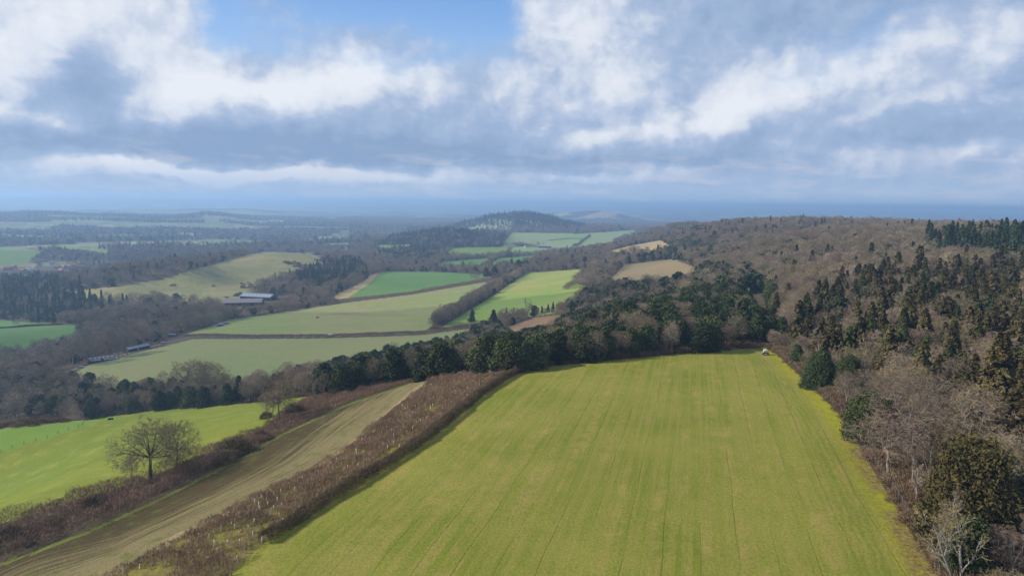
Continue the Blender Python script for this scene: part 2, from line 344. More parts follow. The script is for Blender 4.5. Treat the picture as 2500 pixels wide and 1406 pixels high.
def stubble_mat():
    m, k, b = new_mat('stubble'); p = pos(k)
    u, v = rowcoord(k, p, R(24))
    f = k.noise(p, 3.2, 6, .75)
    edge = attr(k, 'edge')
    row = k.node('ShaderNodeTexNoise', {'Vector': k.comb(k.m('MULTIPLY', edge, 1.1), k.m('MULTIPLY', v, .03), 0.), 'Scale': 1., 'Detail': 5., 'Roughness': .75}).outputs[0]
    big = k.noise(p, .035, 4, .6)
    t = k.m('ADD', k.m('ADD', k.m('MULTIPLY_ADD', k.m('SUBTRACT', row, .5), 1.5, .5), k.m('MULTIPLY', k.ramp(edge, 30., 3., -.24, .24), 1.)), k.m('MULTIPLY', k.m('SUBTRACT', big, .5), .5))
    col = k.mix(k.ramp(t, .36, .70), sc_(srgb(104,90,60), .52), sc_(srgb(160,146,102), .62))
    col = k.mix(k.ramp(k.noise(p, .3, 5, .6), .52, .68, 0, .6), col, sc_(srgb(112,124,48), .62))
    col = k.mix(k.m('MULTIPLY', k.ramp(edge, 2.2, .8), k.ramp(k.noise(p, .1, 3), .4, .6, 0, .7)), col, sc_(srgb(196,172,128), .7))
    x = k.node('ShaderNodeVectorMath', (col,), operation='SCALE'); k.put(x.inputs['Scale'], k.ramp(f, .3, .7, .45, 1.5, 'LINEAR'))
    k.put(b.inputs['Base Color'], x.outputs[0]); bump(k, b, k.m('ADD', f, row), 1., .5)
    return m
FM['stubble_field'] = stubble_mat()
FM['planting_strip'] = field_mat('planting_strip_grass', sc_(srgb(112,96,62), .6), sc_(srgb(132,120,58), .6), sc_(srgb(160,160,50), .6), 2., .4, R(22), .08, 2., .3)
FM['track'] = field_mat('track_dirt', sc_(srgb(176,160,146), .55), sc_(srgb(150,132,116), .55), sc_(srgb(110,106,70), .55), 1.5, .3, 0., .1, 1.)
FM['ground'] = field_mat('woodland_floor', sc_(srgb(112,92,74), .55), sc_(srgb(92,80,62), .55), sc_(srgb(104,100,60), .55), 3., .1, 0., .08, 1.2, .4)
def far_mat():
    m, k, b = new_mat('distant_countryside', .95, .05); p = pos(k)
    pw_ = k.vm('ADD', p, k.vm('MULTIPLY', k.node('ShaderNodeTexNoise', {'Vector': p, 'Scale': .0012, 'Detail': 4.}).outputs['Color'], (500., 500., 0.)))
    vo = k.node('ShaderNodeTexVoronoi', {'Vector': pw_, 'Scale': .0032}); sep = k.node('ShaderNodeSeparateXYZ', (vo.outputs['Color'],)).outputs
    vd = k.node('ShaderNodeTexVoronoi', {'Vector': pw_, 'Scale': .0032}, feature='DISTANCE_TO_EDGE').outputs[0]
    fieldc = k.cramp(sep[0], [(0, sc_(srgb(104,138,72), .6)), (.45, sc_(srgb(128,150,86), .6)), (.7, sc_(srgb(160,150,100), .6)), (1, sc_(srgb(186,168,124), .6))])
    wood = k.mix(k.noise(p, .02, 4), (.022,.026,.016), (.075,.062,.045))
    isf = k.m('MULTIPLY', k.ramp(k.m('ADD', sep[1], k.m('MULTIPLY', k.m('SUBTRACT', k.noise(p, .0006, 3), .5), 1.3)), .60, .64), k.ramp(vd, .05, .09))
    col = k.mix(isf, wood, k.mix(.25, fieldc, (.42,.42,.24)))
    x = k.node('ShaderNodeVectorMath', (col,), operation='SCALE'); k.put(x.inputs['Scale'], k.ramp(k.noise(p, .006, 5, .65), .3, .7, .7, 1.3, 'LINEAR'))
    k.put(b.inputs['Base Color'], x.outputs[0])
    return m
FM['distant_land'] = far_mat()
def vale_mat():
    m, k, b = new_mat('vale_pasture', .95, .05); p = pos(k)
    pw_ = k.vm('ADD', p, k.vm('MULTIPLY', k.node('ShaderNodeTexNoise', {'Vector': p, 'Scale': .004, 'Detail': 3.}).outputs['Color'], (90., 90., 0.)))
    vo = k.node('ShaderNodeTexVoronoi', {'Vector': pw_, 'Scale': .0065}); sep = k.node('ShaderNodeSeparateXYZ', (vo.outputs['Color'],)).outputs
    vd = k.node('ShaderNodeTexVoronoi', {'Vector': pw_, 'Scale': .0065}, feature='DISTANCE_TO_EDGE').outputs[0]
    col = k.cramp(sep[0], [(0, sc_(srgb(112,146,84), .62)), (.4, sc_(srgb(132,154,92), .62)), (.65, sc_(srgb(150,150,100), .62)), (.85, sc_(srgb(170,156,116), .62)), (1, sc_(srgb(120,104,82), .6))])
    col = k.mix(k.ramp(vd, .02, .045, 1, 0), col, (.035,.038,.022))
    x = k.node('ShaderNodeVectorMath', (col,), operation='SCALE'); k.put(x.inputs['Scale'], k.ramp(k.noise(p, .02, 5, .65), .3, .7, .75, 1.25, 'LINEAR'))
    k.put(b.inputs['Base Color'], x.outputs[0]); return m
FM['vale_field'] = vale_mat()
def open_land(x, y):
    D = np.hypot(x, y); t = np.arctan2(x, y)
    return (D > 1900) & (fbm(x/420+7, y/300+2, 3) > np.where(D > 3500, -.02, .03)) & (t < -.235)

# ------------------------------------------------------------------ land cover (outlines follow the field edges on the ground)
def world_poly(pts, sub=4):
    q = []
    for i in range(len(pts)):
        a = pts[i]; b = pts[(i+1) % len(pts)]
        for k in range(sub): q.append((a[0]+(b[0]-a[0])*k/sub, a[1]+(b[1]-a[1])*k/sub))
    q = np.array(q); return cast(q[:, 0], q[:, 1])[:, :2]
def inside(poly, x, y):
    r = np.zeros(x.shape, bool); n_ = len(poly)
    for i in range(n_):
        x0, y0 = poly[i]; x1, y1 = poly[(i+1) % n_]
        if y0 == y1: continue
        c = ((y0 > y) != (y1 > y)) & (x < (x1-x0)*(y-y0)/(y1-y0)+x0); r ^= c
    return r
FIELDS = [  # class, outline in photograph pixels (painted in order)
 ('grass_field', [(380,1600),(560,1406),(640,1330),(780,1235),(1040,1075),(1160,975),(1270,909),(1330,895),(1600,868),(1880,846),(1897,864),(2050,1010),(2290,1406),(2450,1700)]),
 ('planting_strip', [(380,1600),(560,1406),(640,1330),(780,1235),(1040,1075),(1160,975),(1270,909),(1150,912),(1060,925),(960,1000),(830,1110),(520,1270),(270,1406),(0,1530),(-100,1650)]),
 ('stubble_field', [(270,1406),(520,1270),(830,1110),(960,1000),(1060,925),(1000,935),(850,985),(700,1052),(600,1110),(370,1225),(200,1300),(0,1372),(-200,1450),(-250,1650),(-100,1650),(0,1530)]),
 ('plain_pasture', [(-200,1340),(0,1280),(200,1215),(370,1165),(640,1045),(700,1000),(762,966),(600,985),(400,1000),(290,1012),(120,1070),(0,1105),(-200,1150)]),
 ('green_verge', [(-200,1452),(0,1373),(200,1301),(370,1225),(600,1109),(700,1051),(850,984),(1000,933),(1000,937),(850,989),(700,1057),(600,1116),(370,1232),(200,1308),(0,1382),(-200,1462)]),
 ('green_pasture', [(290,1012),(120,1070),(0,1105),(-200,1150),(-200,1075),(0,1046),(160,1030)]),
 ('vineyard', [(150,925),(215,893),(330,862),(470,828),(800,826),(1030,818),(1180,797),(1210,797),(1100,850),(900,890),(700,935),(560,960),(300,960)]),
 ('valley_field', [(452,817),(560,781),(700,760),(830,741),(1000,720),(1136,697),(1200,686),(1262,669),(1150,735),(1060,792),(1040,806),(800,815)]),
 ('sunny_field', [(1075,800),(1190,790),(1240,780),(1350,766),(1460,705),(1400,690),(1445,655),(1285,667),(1200,725)]),
 ('emerald_field', [(812,730),(880,690),(930,663),(1060,664),(1180,670),(1190,676),(1136,688),(1000,712),(880,726)]),
 ('straw_field', [(806,732),(830,714),(885,690),(905,672),(925,665),(905,690),(850,727)]),
 ('emerald_field', [(1058,656),(1080,640),(1208,628),(1175,655)]),
 ('emerald_field', [(1182,655),(1218,631),(1290,624),(1350,622),(1310,640),(1270,650)]),
 ('sunny_field', [(1345,640),(1360,624),(1405,619),(1390,636)]),
 ('green_pasture', [(1063,630),(1110,606),(1252,602),(1240,622),(1150,630)]),
 ('pale_field', [(1252,603),(1320,602),(1350,590),(1340,575),(1560,562),(1552,572),(1480,602),(1380,616),(1240,625)]),
 ('pale_field', [(1225,602),(1250,568),(1400,570),(1380,590),(1320,600)]),
 ('brown_field', [(1485,688),(1525,646),(1640,633),(1705,655),(1700,690),(1600,702),(1500,705)]),
 ('straw_field', [(1470,617),(1540,600),(1612,587),(1640,600),(1600,615),(1500,628)]),
 ('straw_field', [(1410,532),(1470,516),(1535,518),(1500,528),(1440,536)]),
 ('pale_field', [(1605,556),(1635,549),(1645,554),(1612,566)]),
 ('green_pasture', [(-60,605),(0,604),(60,607),(115,616),(60,645),(-60,650)]),
 ('green_pasture', [(100,603),(140,598),(270,610),(262,628),(180,618)]),
 ('pale_field', [(298,593),(370,591),(372,598),(310,599)]),
 ('green_pasture', [(215,573),(400,574),(405,581),(240,583)]),
 ('straw_field', [(428,573),(490,570),(492,579),(440,580)]),
 ('pale_field', [(590,541),(700,538),(690,545),(600,546)]),
 ('green_pasture', [(910,600),(1000,597),(1000,606),(930,612)]),
 ('pale_field', [(1100,560),(1200,552),(1220,558),(1120,566)]),
 ('emerald_field', [(-150,790),(0,781),(205,796),(170,830),(0,866),(-150,900)]),
 ('down_grass', [(165,713),(300,697),(400,680),(470,660),(560,636),(640,615),(720,618),(805,628),(790,645),(710,672),(640,695),(585,755),(520,752),(440,735),(300,736),(175,726)]),
 ('pale_field', [(470,628),(520,624),(525,630),(480,635)]),
 ('rough_slope', [(1205,812),(1300,776),(1368,767),(1365,800),(1262,835)]),
]
TRACKS = [([(120,918),(215,893),(300,866),(335,856),(400,838),(470,822)], 3.2), ([(470,822),(620,822),(800,822),(1030,813),(1100,806),(1190,791)], 2.0), ([(1203,628),(1226,616),(1243,600)], 6.0)]
SEGM = []
for pl, wd in TRACKS:
    q = cast([a[0] for a in pl], [a[1] for a in pl]); SEGM.append((q[:, :2], wd))
def seg_dist(pl, x, y):
    d = np.full(x.shape, 1e9)
    for i in range(len(pl)-1):
        a = pl[i]; b = pl[i+1]; ab = b-a; t = np.clip(((x-a[0])*ab[0]+(y-a[1])*ab[1])/(ab@ab), 0, 1)
        d = np.minimum(d, np.hypot(x-a[0]-t*ab[0], y-a[1]-t*ab[1]))
    return d
NAMES = ['ground', 'distant_land'] + [f for f in FM if f not in ('ground', 'distant_land')]
POLYS = [(c, world_poly(p)) for c, p in FIELDS]
def cover(x, y):
    c = np.where(np.hypot(x, y)*(1+.12*fbm(x/400, y/400, 2)) > 3600, 1, 0).astype(int); c[open_land(x, y) & (np.hypot(x, y) < 9000)] = NAMES.index('vale_field'); pid = np.full(x.shape, -1)
    for i, (nm, pl) in enumerate(POLYS):
        lo = pl.min(0); hi = pl.max(0); b = (x > lo[0]) & (x < hi[0]) & (y > lo[1]) & (y < hi[1])
        if b.any():
            idx = np.nonzero(b); ins = inside(pl, x[idx], y[idx])
            idx = tuple(q[ins] for q in idx); c[idx] = NAMES.index(nm); pid[idx] = i
    for i, (pl, wd) in enumerate(SEGM):
        lo = pl.min(0)-20; hi = pl.max(0)+20; b = (x > lo[0]) & (x < hi[0]) & (y > lo[1]) & (y < hi[1])
        idx = np.nonzero(b)
        if len(idx[0]):
            d = seg_dist(pl, x[idx], y[idx]) < wd/2; idx = tuple(q[d] for q in idx); c[idx] = NAMES.index('track'); pid[idx] = 100+i
    return c, pid
FENCE_R = cast([1897,1950,2050,2130,2200,2290,2450], [864,912,1010,1125,1235,1406,1700])[:, :2]
STRIP_L = cast([1060,960,830,520,270,0,-100], [925,1000,1110,1270,1406,1530,1650])[:, :2]
fx = (GX[:-1, :-1]+GX[1:, 1:])/2; fy = (GY[:-1, :-1]+GY[1:, 1:])/2
FC, FP = cover(fx, fy)
near = RR < 420
EDGE = np.full(RR.shape, 99.0)
def mesh_obj(name, V, Fq, mat, parent=None, smooth=True, nv=4):
    me = bpy.data.meshes.new(name); V = np.ascontiguousarray(V, np.float32); Fq = np.ascontiguousarray(Fq, np.int32)
    me.vertices.add(len(V)); me.vertices.foreach_set('co', V.ravel())
    me.loops.add(Fq.size); me.loops.foreach_set('vertex_index', Fq.ravel())
    me.polygons.add(len(Fq)); me.polygons.foreach_set('loop_start', np.arange(0, Fq.size, Fq.shape[1], dtype=np.int32))
    me.polygons.foreach_set('loop_total', np.full(len(Fq), Fq.shape[1], np.int32))
    me.polygons.foreach_set('use_smooth', np.full(len(Fq), smooth))
    for mm in (mat if isinstance(mat, (list, tuple)) else [mat]): me.materials.append(mm)
    me.update(calc_edges=True)
    if name.startswith('#'): return me
    o = bpy.data.objects.new(name, me); COL.objects.link(o)
    if parent: o.parent = parent
    return o
def fattr(me, nm, vals):
    a = me.attributes.new(nm, 'FLOAT', 'POINT'); a.data.foreach_set('value', np.ascontiguousarray(vals, np.float32))
def tag(o, label=None, cat=None, group=None, kind=None):
    if label: o['label'] = label
    if cat: o['category'] = cat
    if group: o['group'] = group
    if kind: o['kind'] = kind
    return o
_i = np.arange(RR.size).reshape(RR.shape)
QA = np.stack([_i[:-1, :-1], _i[:-1, 1:], _i[1:, 1:], _i[1:, :-1]], -1)[:, :, ::-1].reshape(-1, 4)
VV = np.stack([GX, GY, GZ], -1).reshape(-1, 3)
FCf, FPf = FC.ravel(), FP.ravel()
GL = {'grass_field': 'big mown olive green field with yellow moss along its right fence', 'stubble_field': 'brown and straw coloured stubble strip between the two hedges',
 'planting_strip': 'rough brown strip planted with saplings in pale tubes', 'vineyard': 'grey green field with fine rows below the long sheds'}
for key in sorted(set(zip(FCf.tolist(), FPf.tolist()))):
    sel = (FCf == key[0]) & (FPf == key[1]); q = QA[sel]
    u, inv = np.unique(q, return_inverse=True); nm = NAMES[key[0]]; v = VV[u]
    o = mesh_obj(nm if nm in ('ground', 'distant_land', 'track') else nm, v, inv.reshape(-1, 4), FM[nm])
    tag(o, GL.get(nm), kind='structure')
    if nm == 'grass_field': fattr(o.data, 'edge', seg_dist(FENCE_R, v[:, 0], v[:, 1]))
    if nm == 'stubble_field': fattr(o.data, 'edge', seg_dist(STRIP_L, v[:, 0], v[:, 1]))
# ------------------------------------------------------------------ vegetation builders
def foliage_mat(name, c1, c2, rough=.75, rnd=.35, transl=.0, c3=None):
    m, k, b = new_mat(name, rough, .12)
    r = k.node('ShaderNodeObjectInfo').outputs['Random']
    t = attr(k, 'tint')
    col = k.mix(t, c1, c2)
    if c3: col = k.mix(k.ramp(r, .55, .95, 0, .7), col, c3)
    hs = k.node('ShaderNodeHueSaturation', {'Hue': k.m('MULTIPLY_ADD', r, .03, .485), 'Saturation': 1.0, 'Value': k.m('MULTIPLY_ADD', k.m('FRACT', k.m('MULTIPLY', r, 7.31)), rnd*2, 1-rnd), 'Color': col})
    k.put(b.inputs['Base Color'], hs.outputs[0])
    return m
VM = {
 'bark': foliage_mat('grey_bark', (0.130,0.111,0.085), (0.260,0.227,0.182), rnd=.25),
 'dark_bark': foliage_mat('dark_bark', (0.072,0.058,0.046), (0.130,0.111,0.078), rnd=.2),
 'pale_bark': foliage_mat('pale_bark', (0.216,0.194,0.166), (0.360,0.338,0.302), rnd=.2),
 'twigs': foliage_mat('grey_brown_twigs', (.15,.115,.076), (.31,.242,.162), rnd=.3, c3=(.22,.188,.115)),
 'bronze': foliage_mat('bronze_yew_needles', (.026,.026,.009), (.098,.070,.022), rnd=.1),
 'twigs_red': foliage_mat('reddish_twigs', (.148,.106,.078), (.285,.213,.155), rnd=.3),
 'twigs_dark': foliage_mat('olive_brown_twigs', (.13,.105,.055), (.24,.19,.10), rnd=.2),
 'yew': foliage_mat('dark_evergreen_needles', (.016,.028,.012), (.060,.084,.028), rnd=.4, c3=(.075,.080,.024)),
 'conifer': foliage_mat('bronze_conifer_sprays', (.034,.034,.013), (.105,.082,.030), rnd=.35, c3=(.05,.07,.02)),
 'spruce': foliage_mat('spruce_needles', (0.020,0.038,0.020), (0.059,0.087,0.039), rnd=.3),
 'bramble': foliage_mat('bramble_and_dead_stems', (.105,.066,.038), (.32,.225,.135), rnd=.2),
 'hedge': foliage_mat('hedge_twigs', (.070,.048,.024), (.19,.14,.075), rnd=.2),
 'drygrass': foliage_mat('dry_grass_tufts', (.20,.15,.085), (.34,.27,.16), rnd=.2),
 'gold': foliage_mat('golden_leaves', (.17,.10,.012), (.30,.19,.03), rnd=.2),
 'lime': foliage_mat('lime_evergreen', (.05,.08,.012), (.12,.16,.025), rnd=.2),
 'tan': foliage_mat('tan_catkin_twigs', (.14,.11,.05), (.24,.19,.09), rnd=.2),
}
def unit(v): return v/np.maximum(np.linalg.norm(v, axis=-1, keepdims=True), 1e-9)
def prisms(p0, p1, r0, r1, sides=3):
    d = unit(p1-p0); a = np.where(np.abs(d[:, 2:3]) > .9, np.array([[1., 0, 0]]), np.array([[0, 0, 1.]]))
    u = unit(np.cross(d, a)); v = np.cross(d, u); V = []
    for p, r in ((p0, r0), (p1, r1)):
        for k in range(sides):
            t = 2*math.pi*k/sides; V.append(p+(u*math.cos(t)+v*math.sin(t))*r[:, None])
    V = np.stack(V, 1); n_ = len(p0); b = np.arange(n_)[:, None]*2*sides
    Fq = np.concatenate([b+np.array([k, (k+1) % sides, sides+(k+1) % sides, sides+k]) for k in range(sides)], 0)
    return V.reshape(-1, 3), Fq
def limbs(rg, starts, dirs, lens, r0, taper, nseg, wob, up):
    """polylines grown from starts; returns joints (B, nseg+1, 3) and radii"""
    B = len(starts); P_ = np.zeros((B, nseg+1, 3)); P_[:, 0] = starts; d = unit(dirs.copy())
    for k in range(nseg):
        d = unit(d + rg.normal(0, wob, (B, 3)) + np.array([0, 0, up]))
        P_[:, k+1] = P_[:, k]+d*(lens/nseg)[:, None]
    f = np.linspace(1, taper, nseg+1)
    return P_, r0[:, None]*f
def spawn(rg, P_, Rr, per, t0, ang, lfac, lens, flat=0.):
    B, n1, _ = P_.shape; nseg = n1-1
    t = t0+(1-t0)*(np.arange(per)[None]+rg.rand(B, per))/per
    t = np.minimum(t, .999); k = (t*nseg).astype(int); f = t*nseg-k; bi = np.arange(B)[:, None]
    s = P_[bi, k]*(1-f[..., None])+P_[bi, k+1]*f[..., None]
    d = unit(P_[bi, k+1]-P_[bi, k]); r = Rr[bi, k]*(1-f)+Rr[bi, k+1]*f
    rv = rg.normal(0, 1, (B, per, 3)); perp = unit(rv-(rv*d).sum(-1, keepdims=True)*d)
    a = ang*(1+rg.normal(0, .22, (B, per)))
    nd = d*np.cos(a)[..., None]+perp*np.sin(a)[..., None]; nd[..., 2] *= (1-flat)
    L = lens[:, None]*lfac*(1.15-.55*t)*rg.uniform(.75, 1.2, (B, per))
    return s.reshape(-1, 3), nd.reshape(-1, 3), L.reshape(-1), (r*.62).reshape(-1)
def segs(P_, Rr):
    return P_[:, :-1].reshape(-1, 3), P_[:, 1:].reshape(-1, 3), Rr[:, :-1].reshape(-1), Rr[:, 1:].reshape(-1)
def finish(name, parts, mat, tint, nv):
    V = np.concatenate([p[0] for p in parts]); o = 0; Fs = []
    for v, f in parts: Fs.append(f+o); o += len(v)
    me = mesh_obj('#'+name, V, np.concatenate(Fs), mat, smooth=False); fattr(me, 'tint', tint if not callable(tint) else tint(V)); me.name = name
    return me
def bare_tree(seed, h=12., trunk=.30, spread=1.0, n=(9, 7, 6, 5), ang=.75, up=.05, wob=.13, twig=.022, fork=1, bark='bark', twigs='twigs', rad=None, lf=(.50, .50, .52, .5)):
    rg = np.random.RandomState(seed); rad = rad or h*.022
    st = np.zeros((fork, 3)); st[:, :2] = rg.normal(0, .25 if fork > 1 else 0, (fork, 2)); st[:, 2] = -.6
    dr = np.tile([0, 0, 1.], (fork, 1)) + rg.normal(0, .05 if fork == 1 else .22, (fork, 3))
    L = np.full(fork, h*.80)*rg.uniform(.85, 1.05, fork)
    P0, R0 = limbs(rg, st, dr, L, np.full(fork, rad), .25, 7, wob*.4, .05)
    s, d, l, r = spawn(rg, P0, R0, n[0], trunk, ang, lf[0]*spread, L); P1, R1 = limbs(rg, s, d, l, r, .3, 5, wob, up)
    s, d, l2, r = spawn(rg, P1, R1, n[1], .2, ang*.9, lf[1], l); P2, R2 = limbs(rg, s, d, l2, r, .35, 4, wob, up)
    s, d, l3, r = spawn(rg, P2, R2, n[2], .12, .75, lf[2], l2); P3, R3 = limbs(rg, s, d, l3, np.maximum(r, twig*1.1), .6, 3, wob, up*.6)
    s, d, l4, r = spawn(rg, P3, R3, n[3], .1, .7, lf[3], np.maximum(l3, h*.05)); P4, R4 = limbs(rg, s, d, l4, np.full(len(s), twig), .5, 2, wob, .03)
    tr = [prisms(*segs(P0, R0), 6), prisms(*segs(P1, R1), 4), prisms(*segs(P2, R2), 3)]
    cr = [prisms(*segs(P3, R3), 3), prisms(*segs(P4, R4), 3)]
    tn = lambda V: np.clip(vnoise(V[:, 0]*.9+seed, V[:, 1]*.9+V[:, 2]*.7)*.9+.05, 0, 1)
    return [('trunk', finish('trunk', tr, VM[bark], tn, 0)), ('crown', finish('crown', cr, VM[twigs], tn, 0))]
def dome_tree(seed, h=12., w=9., n=(11, 80, 420, 3000), twig=.022, bark='bark', twigs='twigs', rad=None, low=.2, stems=1, rounds=.42):
    """bare tree whose limbs, branches and twigs fill a rounded crown"""
    rg = np.random.RandomState(seed); rad = rad or h*.02; cz = h*(1-rounds); rx, rz_ = w/2, h*rounds
    def targets(N, a, b, zmin=-.75):
        d = unit(rg.normal(0, 1, (N, 3))); d[:, 2] = np.where(d[:, 2] < zmin, -d[:, 2], d[:, 2]); r = (a**3+(b**3-a**3)*rg.rand(N))**(1/3)
        lump = 1+.30*(vnoise(d[:, 0]*2.2+seed, d[:, 1]*2.2+d[:, 2]*1.7+seed)-.5)*2; q = d*r[:, None]*lump[:, None]; return np.stack([q[:, 0]*rx, q[:, 1]*rx, cz+q[:, 2]*rz_], -1)
    def bez(a, b, c, m):
        t = np.linspace(0, 1, m+1)[None, :, None]; return a[:, None]*(1-t)**2+2*b[:, None]*t*(1-t)+c[:, None]*t*t
    def grow(tg, Pp, Rp, m, up, rmin, taper, cap=None, wob=.04):
        pts = Pp.reshape(-1, 3); rr = Rp.reshape(-1); pd = pts*np.array([1, 1, 1.]); best = np.empty(len(tg), int)
        for i in range(0, len(tg), 400):
            t = tg[i:i+400]; d = ((t[:, None]-pd[None])**2).sum(-1)+.5*np.maximum(0, pd[None, :, 2]-t[:, None, 2])**2*3; best[i:i+400] = d.argmin(1)
        a = pts[best]; v = tg-a
        if cap: L = np.linalg.norm(v, axis=1, keepdims=True); v = v*np.minimum(1, cap/np.maximum(L, .01)); tg = a+v
        mid = a+v*.5+np.array([0, 0, 1])*(np.linalg.norm(v, axis=1)*up)[:, None]+rg.normal(0, wob*w, tg.shape)*.5
        P_ = bez(a, mid, tg, m); r0 = np.maximum(rr[best]*.58, rmin); return P_, r0[:, None]*np.linspace(1, taper, m+1)
    S = np.zeros((stems, 3)); S[:, 2] = -.5; S[:, :2] = rg.normal(0, .35 if stems > 1 else 0, (stems, 2))
    P0, R0 = limbs(rg, S, np.tile([0, 0, 1.], (stems, 1))+rg.normal(0, .2 if stems > 1 else .03, (stems, 3)), np.full(stems, h*.62), np.full(stems, rad), .35, 7, .05, .1)
    k0 = 2 if low < .25 else 3
    P1, R1 = grow(targets(n[0], .45, .78, -.35), P0[:, k0:6], R0[:, k0:6], 6, -.02, .05, .35)
    P2, R2 = grow(targets(n[1], .45, .90), P1[:, 1:], R1[:, 1:], 4, .04, .03, .45)
    P3, R3 = grow(targets(n[2], .50, 1.0), P2[:, 1:], R2[:, 1:], 3, .05, twig*1.1, .6, cap=w*.22)
    P4, R4 = grow(targets(n[3], .45, 1.06), P3[:, 1:], R3[:, 1:], 2, .03, twig, .5, cap=w*.10)
    tn = lambda V: np.clip(vnoise(V[:, 0]*.7+seed, V[:, 1]*.7+V[:, 2]*.6)*.9+.05, 0, 1)
    return [('trunk', finish('trunk', [prisms(*segs(P0, R0), 6), prisms(*segs(P1, R1), 4), prisms(*segs(P2, R2), 3)], VM[bark], tn, 0)), ('crown', finish('crown', [prisms(*segs(P3, R3), 3), prisms(*segs(P4, R4), 3)], VM[twigs], tn, 0))]
def cards(rg, c, nrm, size, asp=1.6, jit=.6, droop=0.):
    """leaf spray faces: long thin quads lying roughly in the surface given by nrm"""
    N = len(c); nn = unit(nrm+rg.normal(0, jit, (N, 3))); t = unit(np.cross(nn, rg.normal(0, 1, (N, 3)))); t[:, 2] -= droop; t = unit(t); b = unit(np.cross(nn, t))
    s = size*rg.uniform(.6, 1.3, N); a = t*(s*asp/2)[:, None]; w = b*(s/2)[:, None]
    V = np.stack([c-a-w*.25, c-a*.2-w, c+a, c-a*.1+w], 1)
    return V.reshape(-1, 3), np.arange(N*4).reshape(-1, 4)
def blob_tree(seed, h=9., w=8., lobes=16, ncard=7000, size=.38, mat='yew', low=.12, trunk_r=.3, asp=1.5):
    rg = np.random.RandomState(seed)
    c = []; rr = []
    for k in range(lobes):
        u = rg.rand(); a = rg.rand()*6.283; z = low+(1-low)*u; pr = math.sin(math.pi*min(1, .28+.72*z))**.7*(1-.2*rg.rand())
        rad = (.13+.13*rg.rand())*w; c.append((math.cos(a)*(w/2*pr-rad*.6)*rg.uniform(.5, 1.05), math.sin(a)*(w/2*pr-rad*.6)*rg.uniform(.5, 1.05), z*h-rad*.75)); rr.append(rad)
    c.append((0, 0, h*.55)); rr.append(w*.34); c = np.array(c); rr = np.array(rr)
    k = rg.choice(len(c), ncard, p=rr**2/(rr**2).sum()); d = unit(rg.normal(0, 1, (ncard, 3))); d[:, 2] = np.where(d[:, 2] < -.5, -d[:, 2], d[:, 2])
    bump_ = 1+.45*(vnoise(d[:, 0]*3+k*3.1, d[:, 1]*3+d[:, 2]*2.3)-.5)*2
    p = c[k]+d*(rr[k]*bump_*(1.05-.4*rg.rand(ncard)**1.6))[:, None]; p[:, 2] = np.maximum(p[:, 2], .15+rg.rand(ncard)*.4)
    V, Fq = cards(rg, p, d, size, asp, 1.1)
    tint = np.repeat(np.clip(.15+.55*vnoise(p[:, 0]*.8, p[:, 1]*.8+p[:, 2]*.9)+.3*rg.rand(ncard), 0, 1), 4)
    P0, R0 = limbs(rg, np.array([[0, 0, -.5]]), np.array([[0, 0, 1.]]), np.array([h*.7]), np.array([trunk_r]), .4, 4, .05, 0)
    s, dd, l, r = spawn(rg, P0, R0, 7, .3, .8, .5, np.array([h*.7])); P1, R1 = limbs(rg, s, dd, l, r, .3, 3, .1, .1)
    tr = [prisms(*segs(P0, R0), 6), prisms(*segs(P1, R1), 4)]
    return [('trunk', finish('trunk', tr, VM['dark_bark'], lambda V: np.full(len(V), .5), 0)), ('crown', finish('crown', [(V, Fq)], VM[mat], tint, 0))]
def cone_tree(seed, h=14., w=5., whorls=26, per=8, ncard=30, size=.42, mat='conifer', droop=.35, low=.08, sharp=.85, asp=1.9, jag=.25):
    rg = np.random.RandomState(seed); B = whorls*per
    z = low+(1-low)*(np.repeat(np.arange(whorls), per)+rg.rand(B))/whorls
    a = rg.rand(B)*6.283; L = w/2*(1-z)**sharp*(1+jag*rg.normal(0, 1, B)*.6)+.18; L *= 1+.25*np.sin(a*2+z*9+seed)
    t = rg.rand(B, ncard)**.65
    x = np.cos(a)[:, None]*L[:, None]*t; y = np.sin(a)[:, None]*L[:, None]*t
    zz = (z*h)[:, None]+L[:, None]*(.25*t-droop*t*t*1.6)
    p = np.stack([x, y, zz], -1)+rg.normal(0, .12, (B, ncard, 3))*np.array([1, 1, .8]); p = p.reshape(-1, 3); p[:, 2] = np.maximum(p[:, 2], .2)
    nr = np.stack([np.cos(a)*.5, np.sin(a)*.5, np.full(B, .9)], -1); nr = np.repeat(nr, ncard, 0)
    V, Fq = cards(rg, p, nr, size, asp, .55, .35)
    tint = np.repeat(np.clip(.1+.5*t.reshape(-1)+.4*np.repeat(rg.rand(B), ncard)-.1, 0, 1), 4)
    P0, R0 = limbs(rg, np.array([[0, 0, -.5]]), np.array([[0, 0, 1.]]), np.array([h*.97+.5]), np.array([h*.018]), .12, 6, .01, 0)
    bs = np.stack([np.zeros(B), np.zeros(B), z*h], -1); be = np.stack([np.cos(a)*L*.8, np.sin(a)*L*.8, z*h-L*.2], -1)
    tr = [prisms(*segs(P0, R0), 6), prisms(bs, be, np.full(B, .05), np.full(B, .02), 3)]
    return [('trunk', finish('trunk', tr, VM['dark_bark'], lambda V: np.full(len(V), .5), 0)), ('crown', finish('crown', [(V, Fq)], VM[mat], tint, 0))]
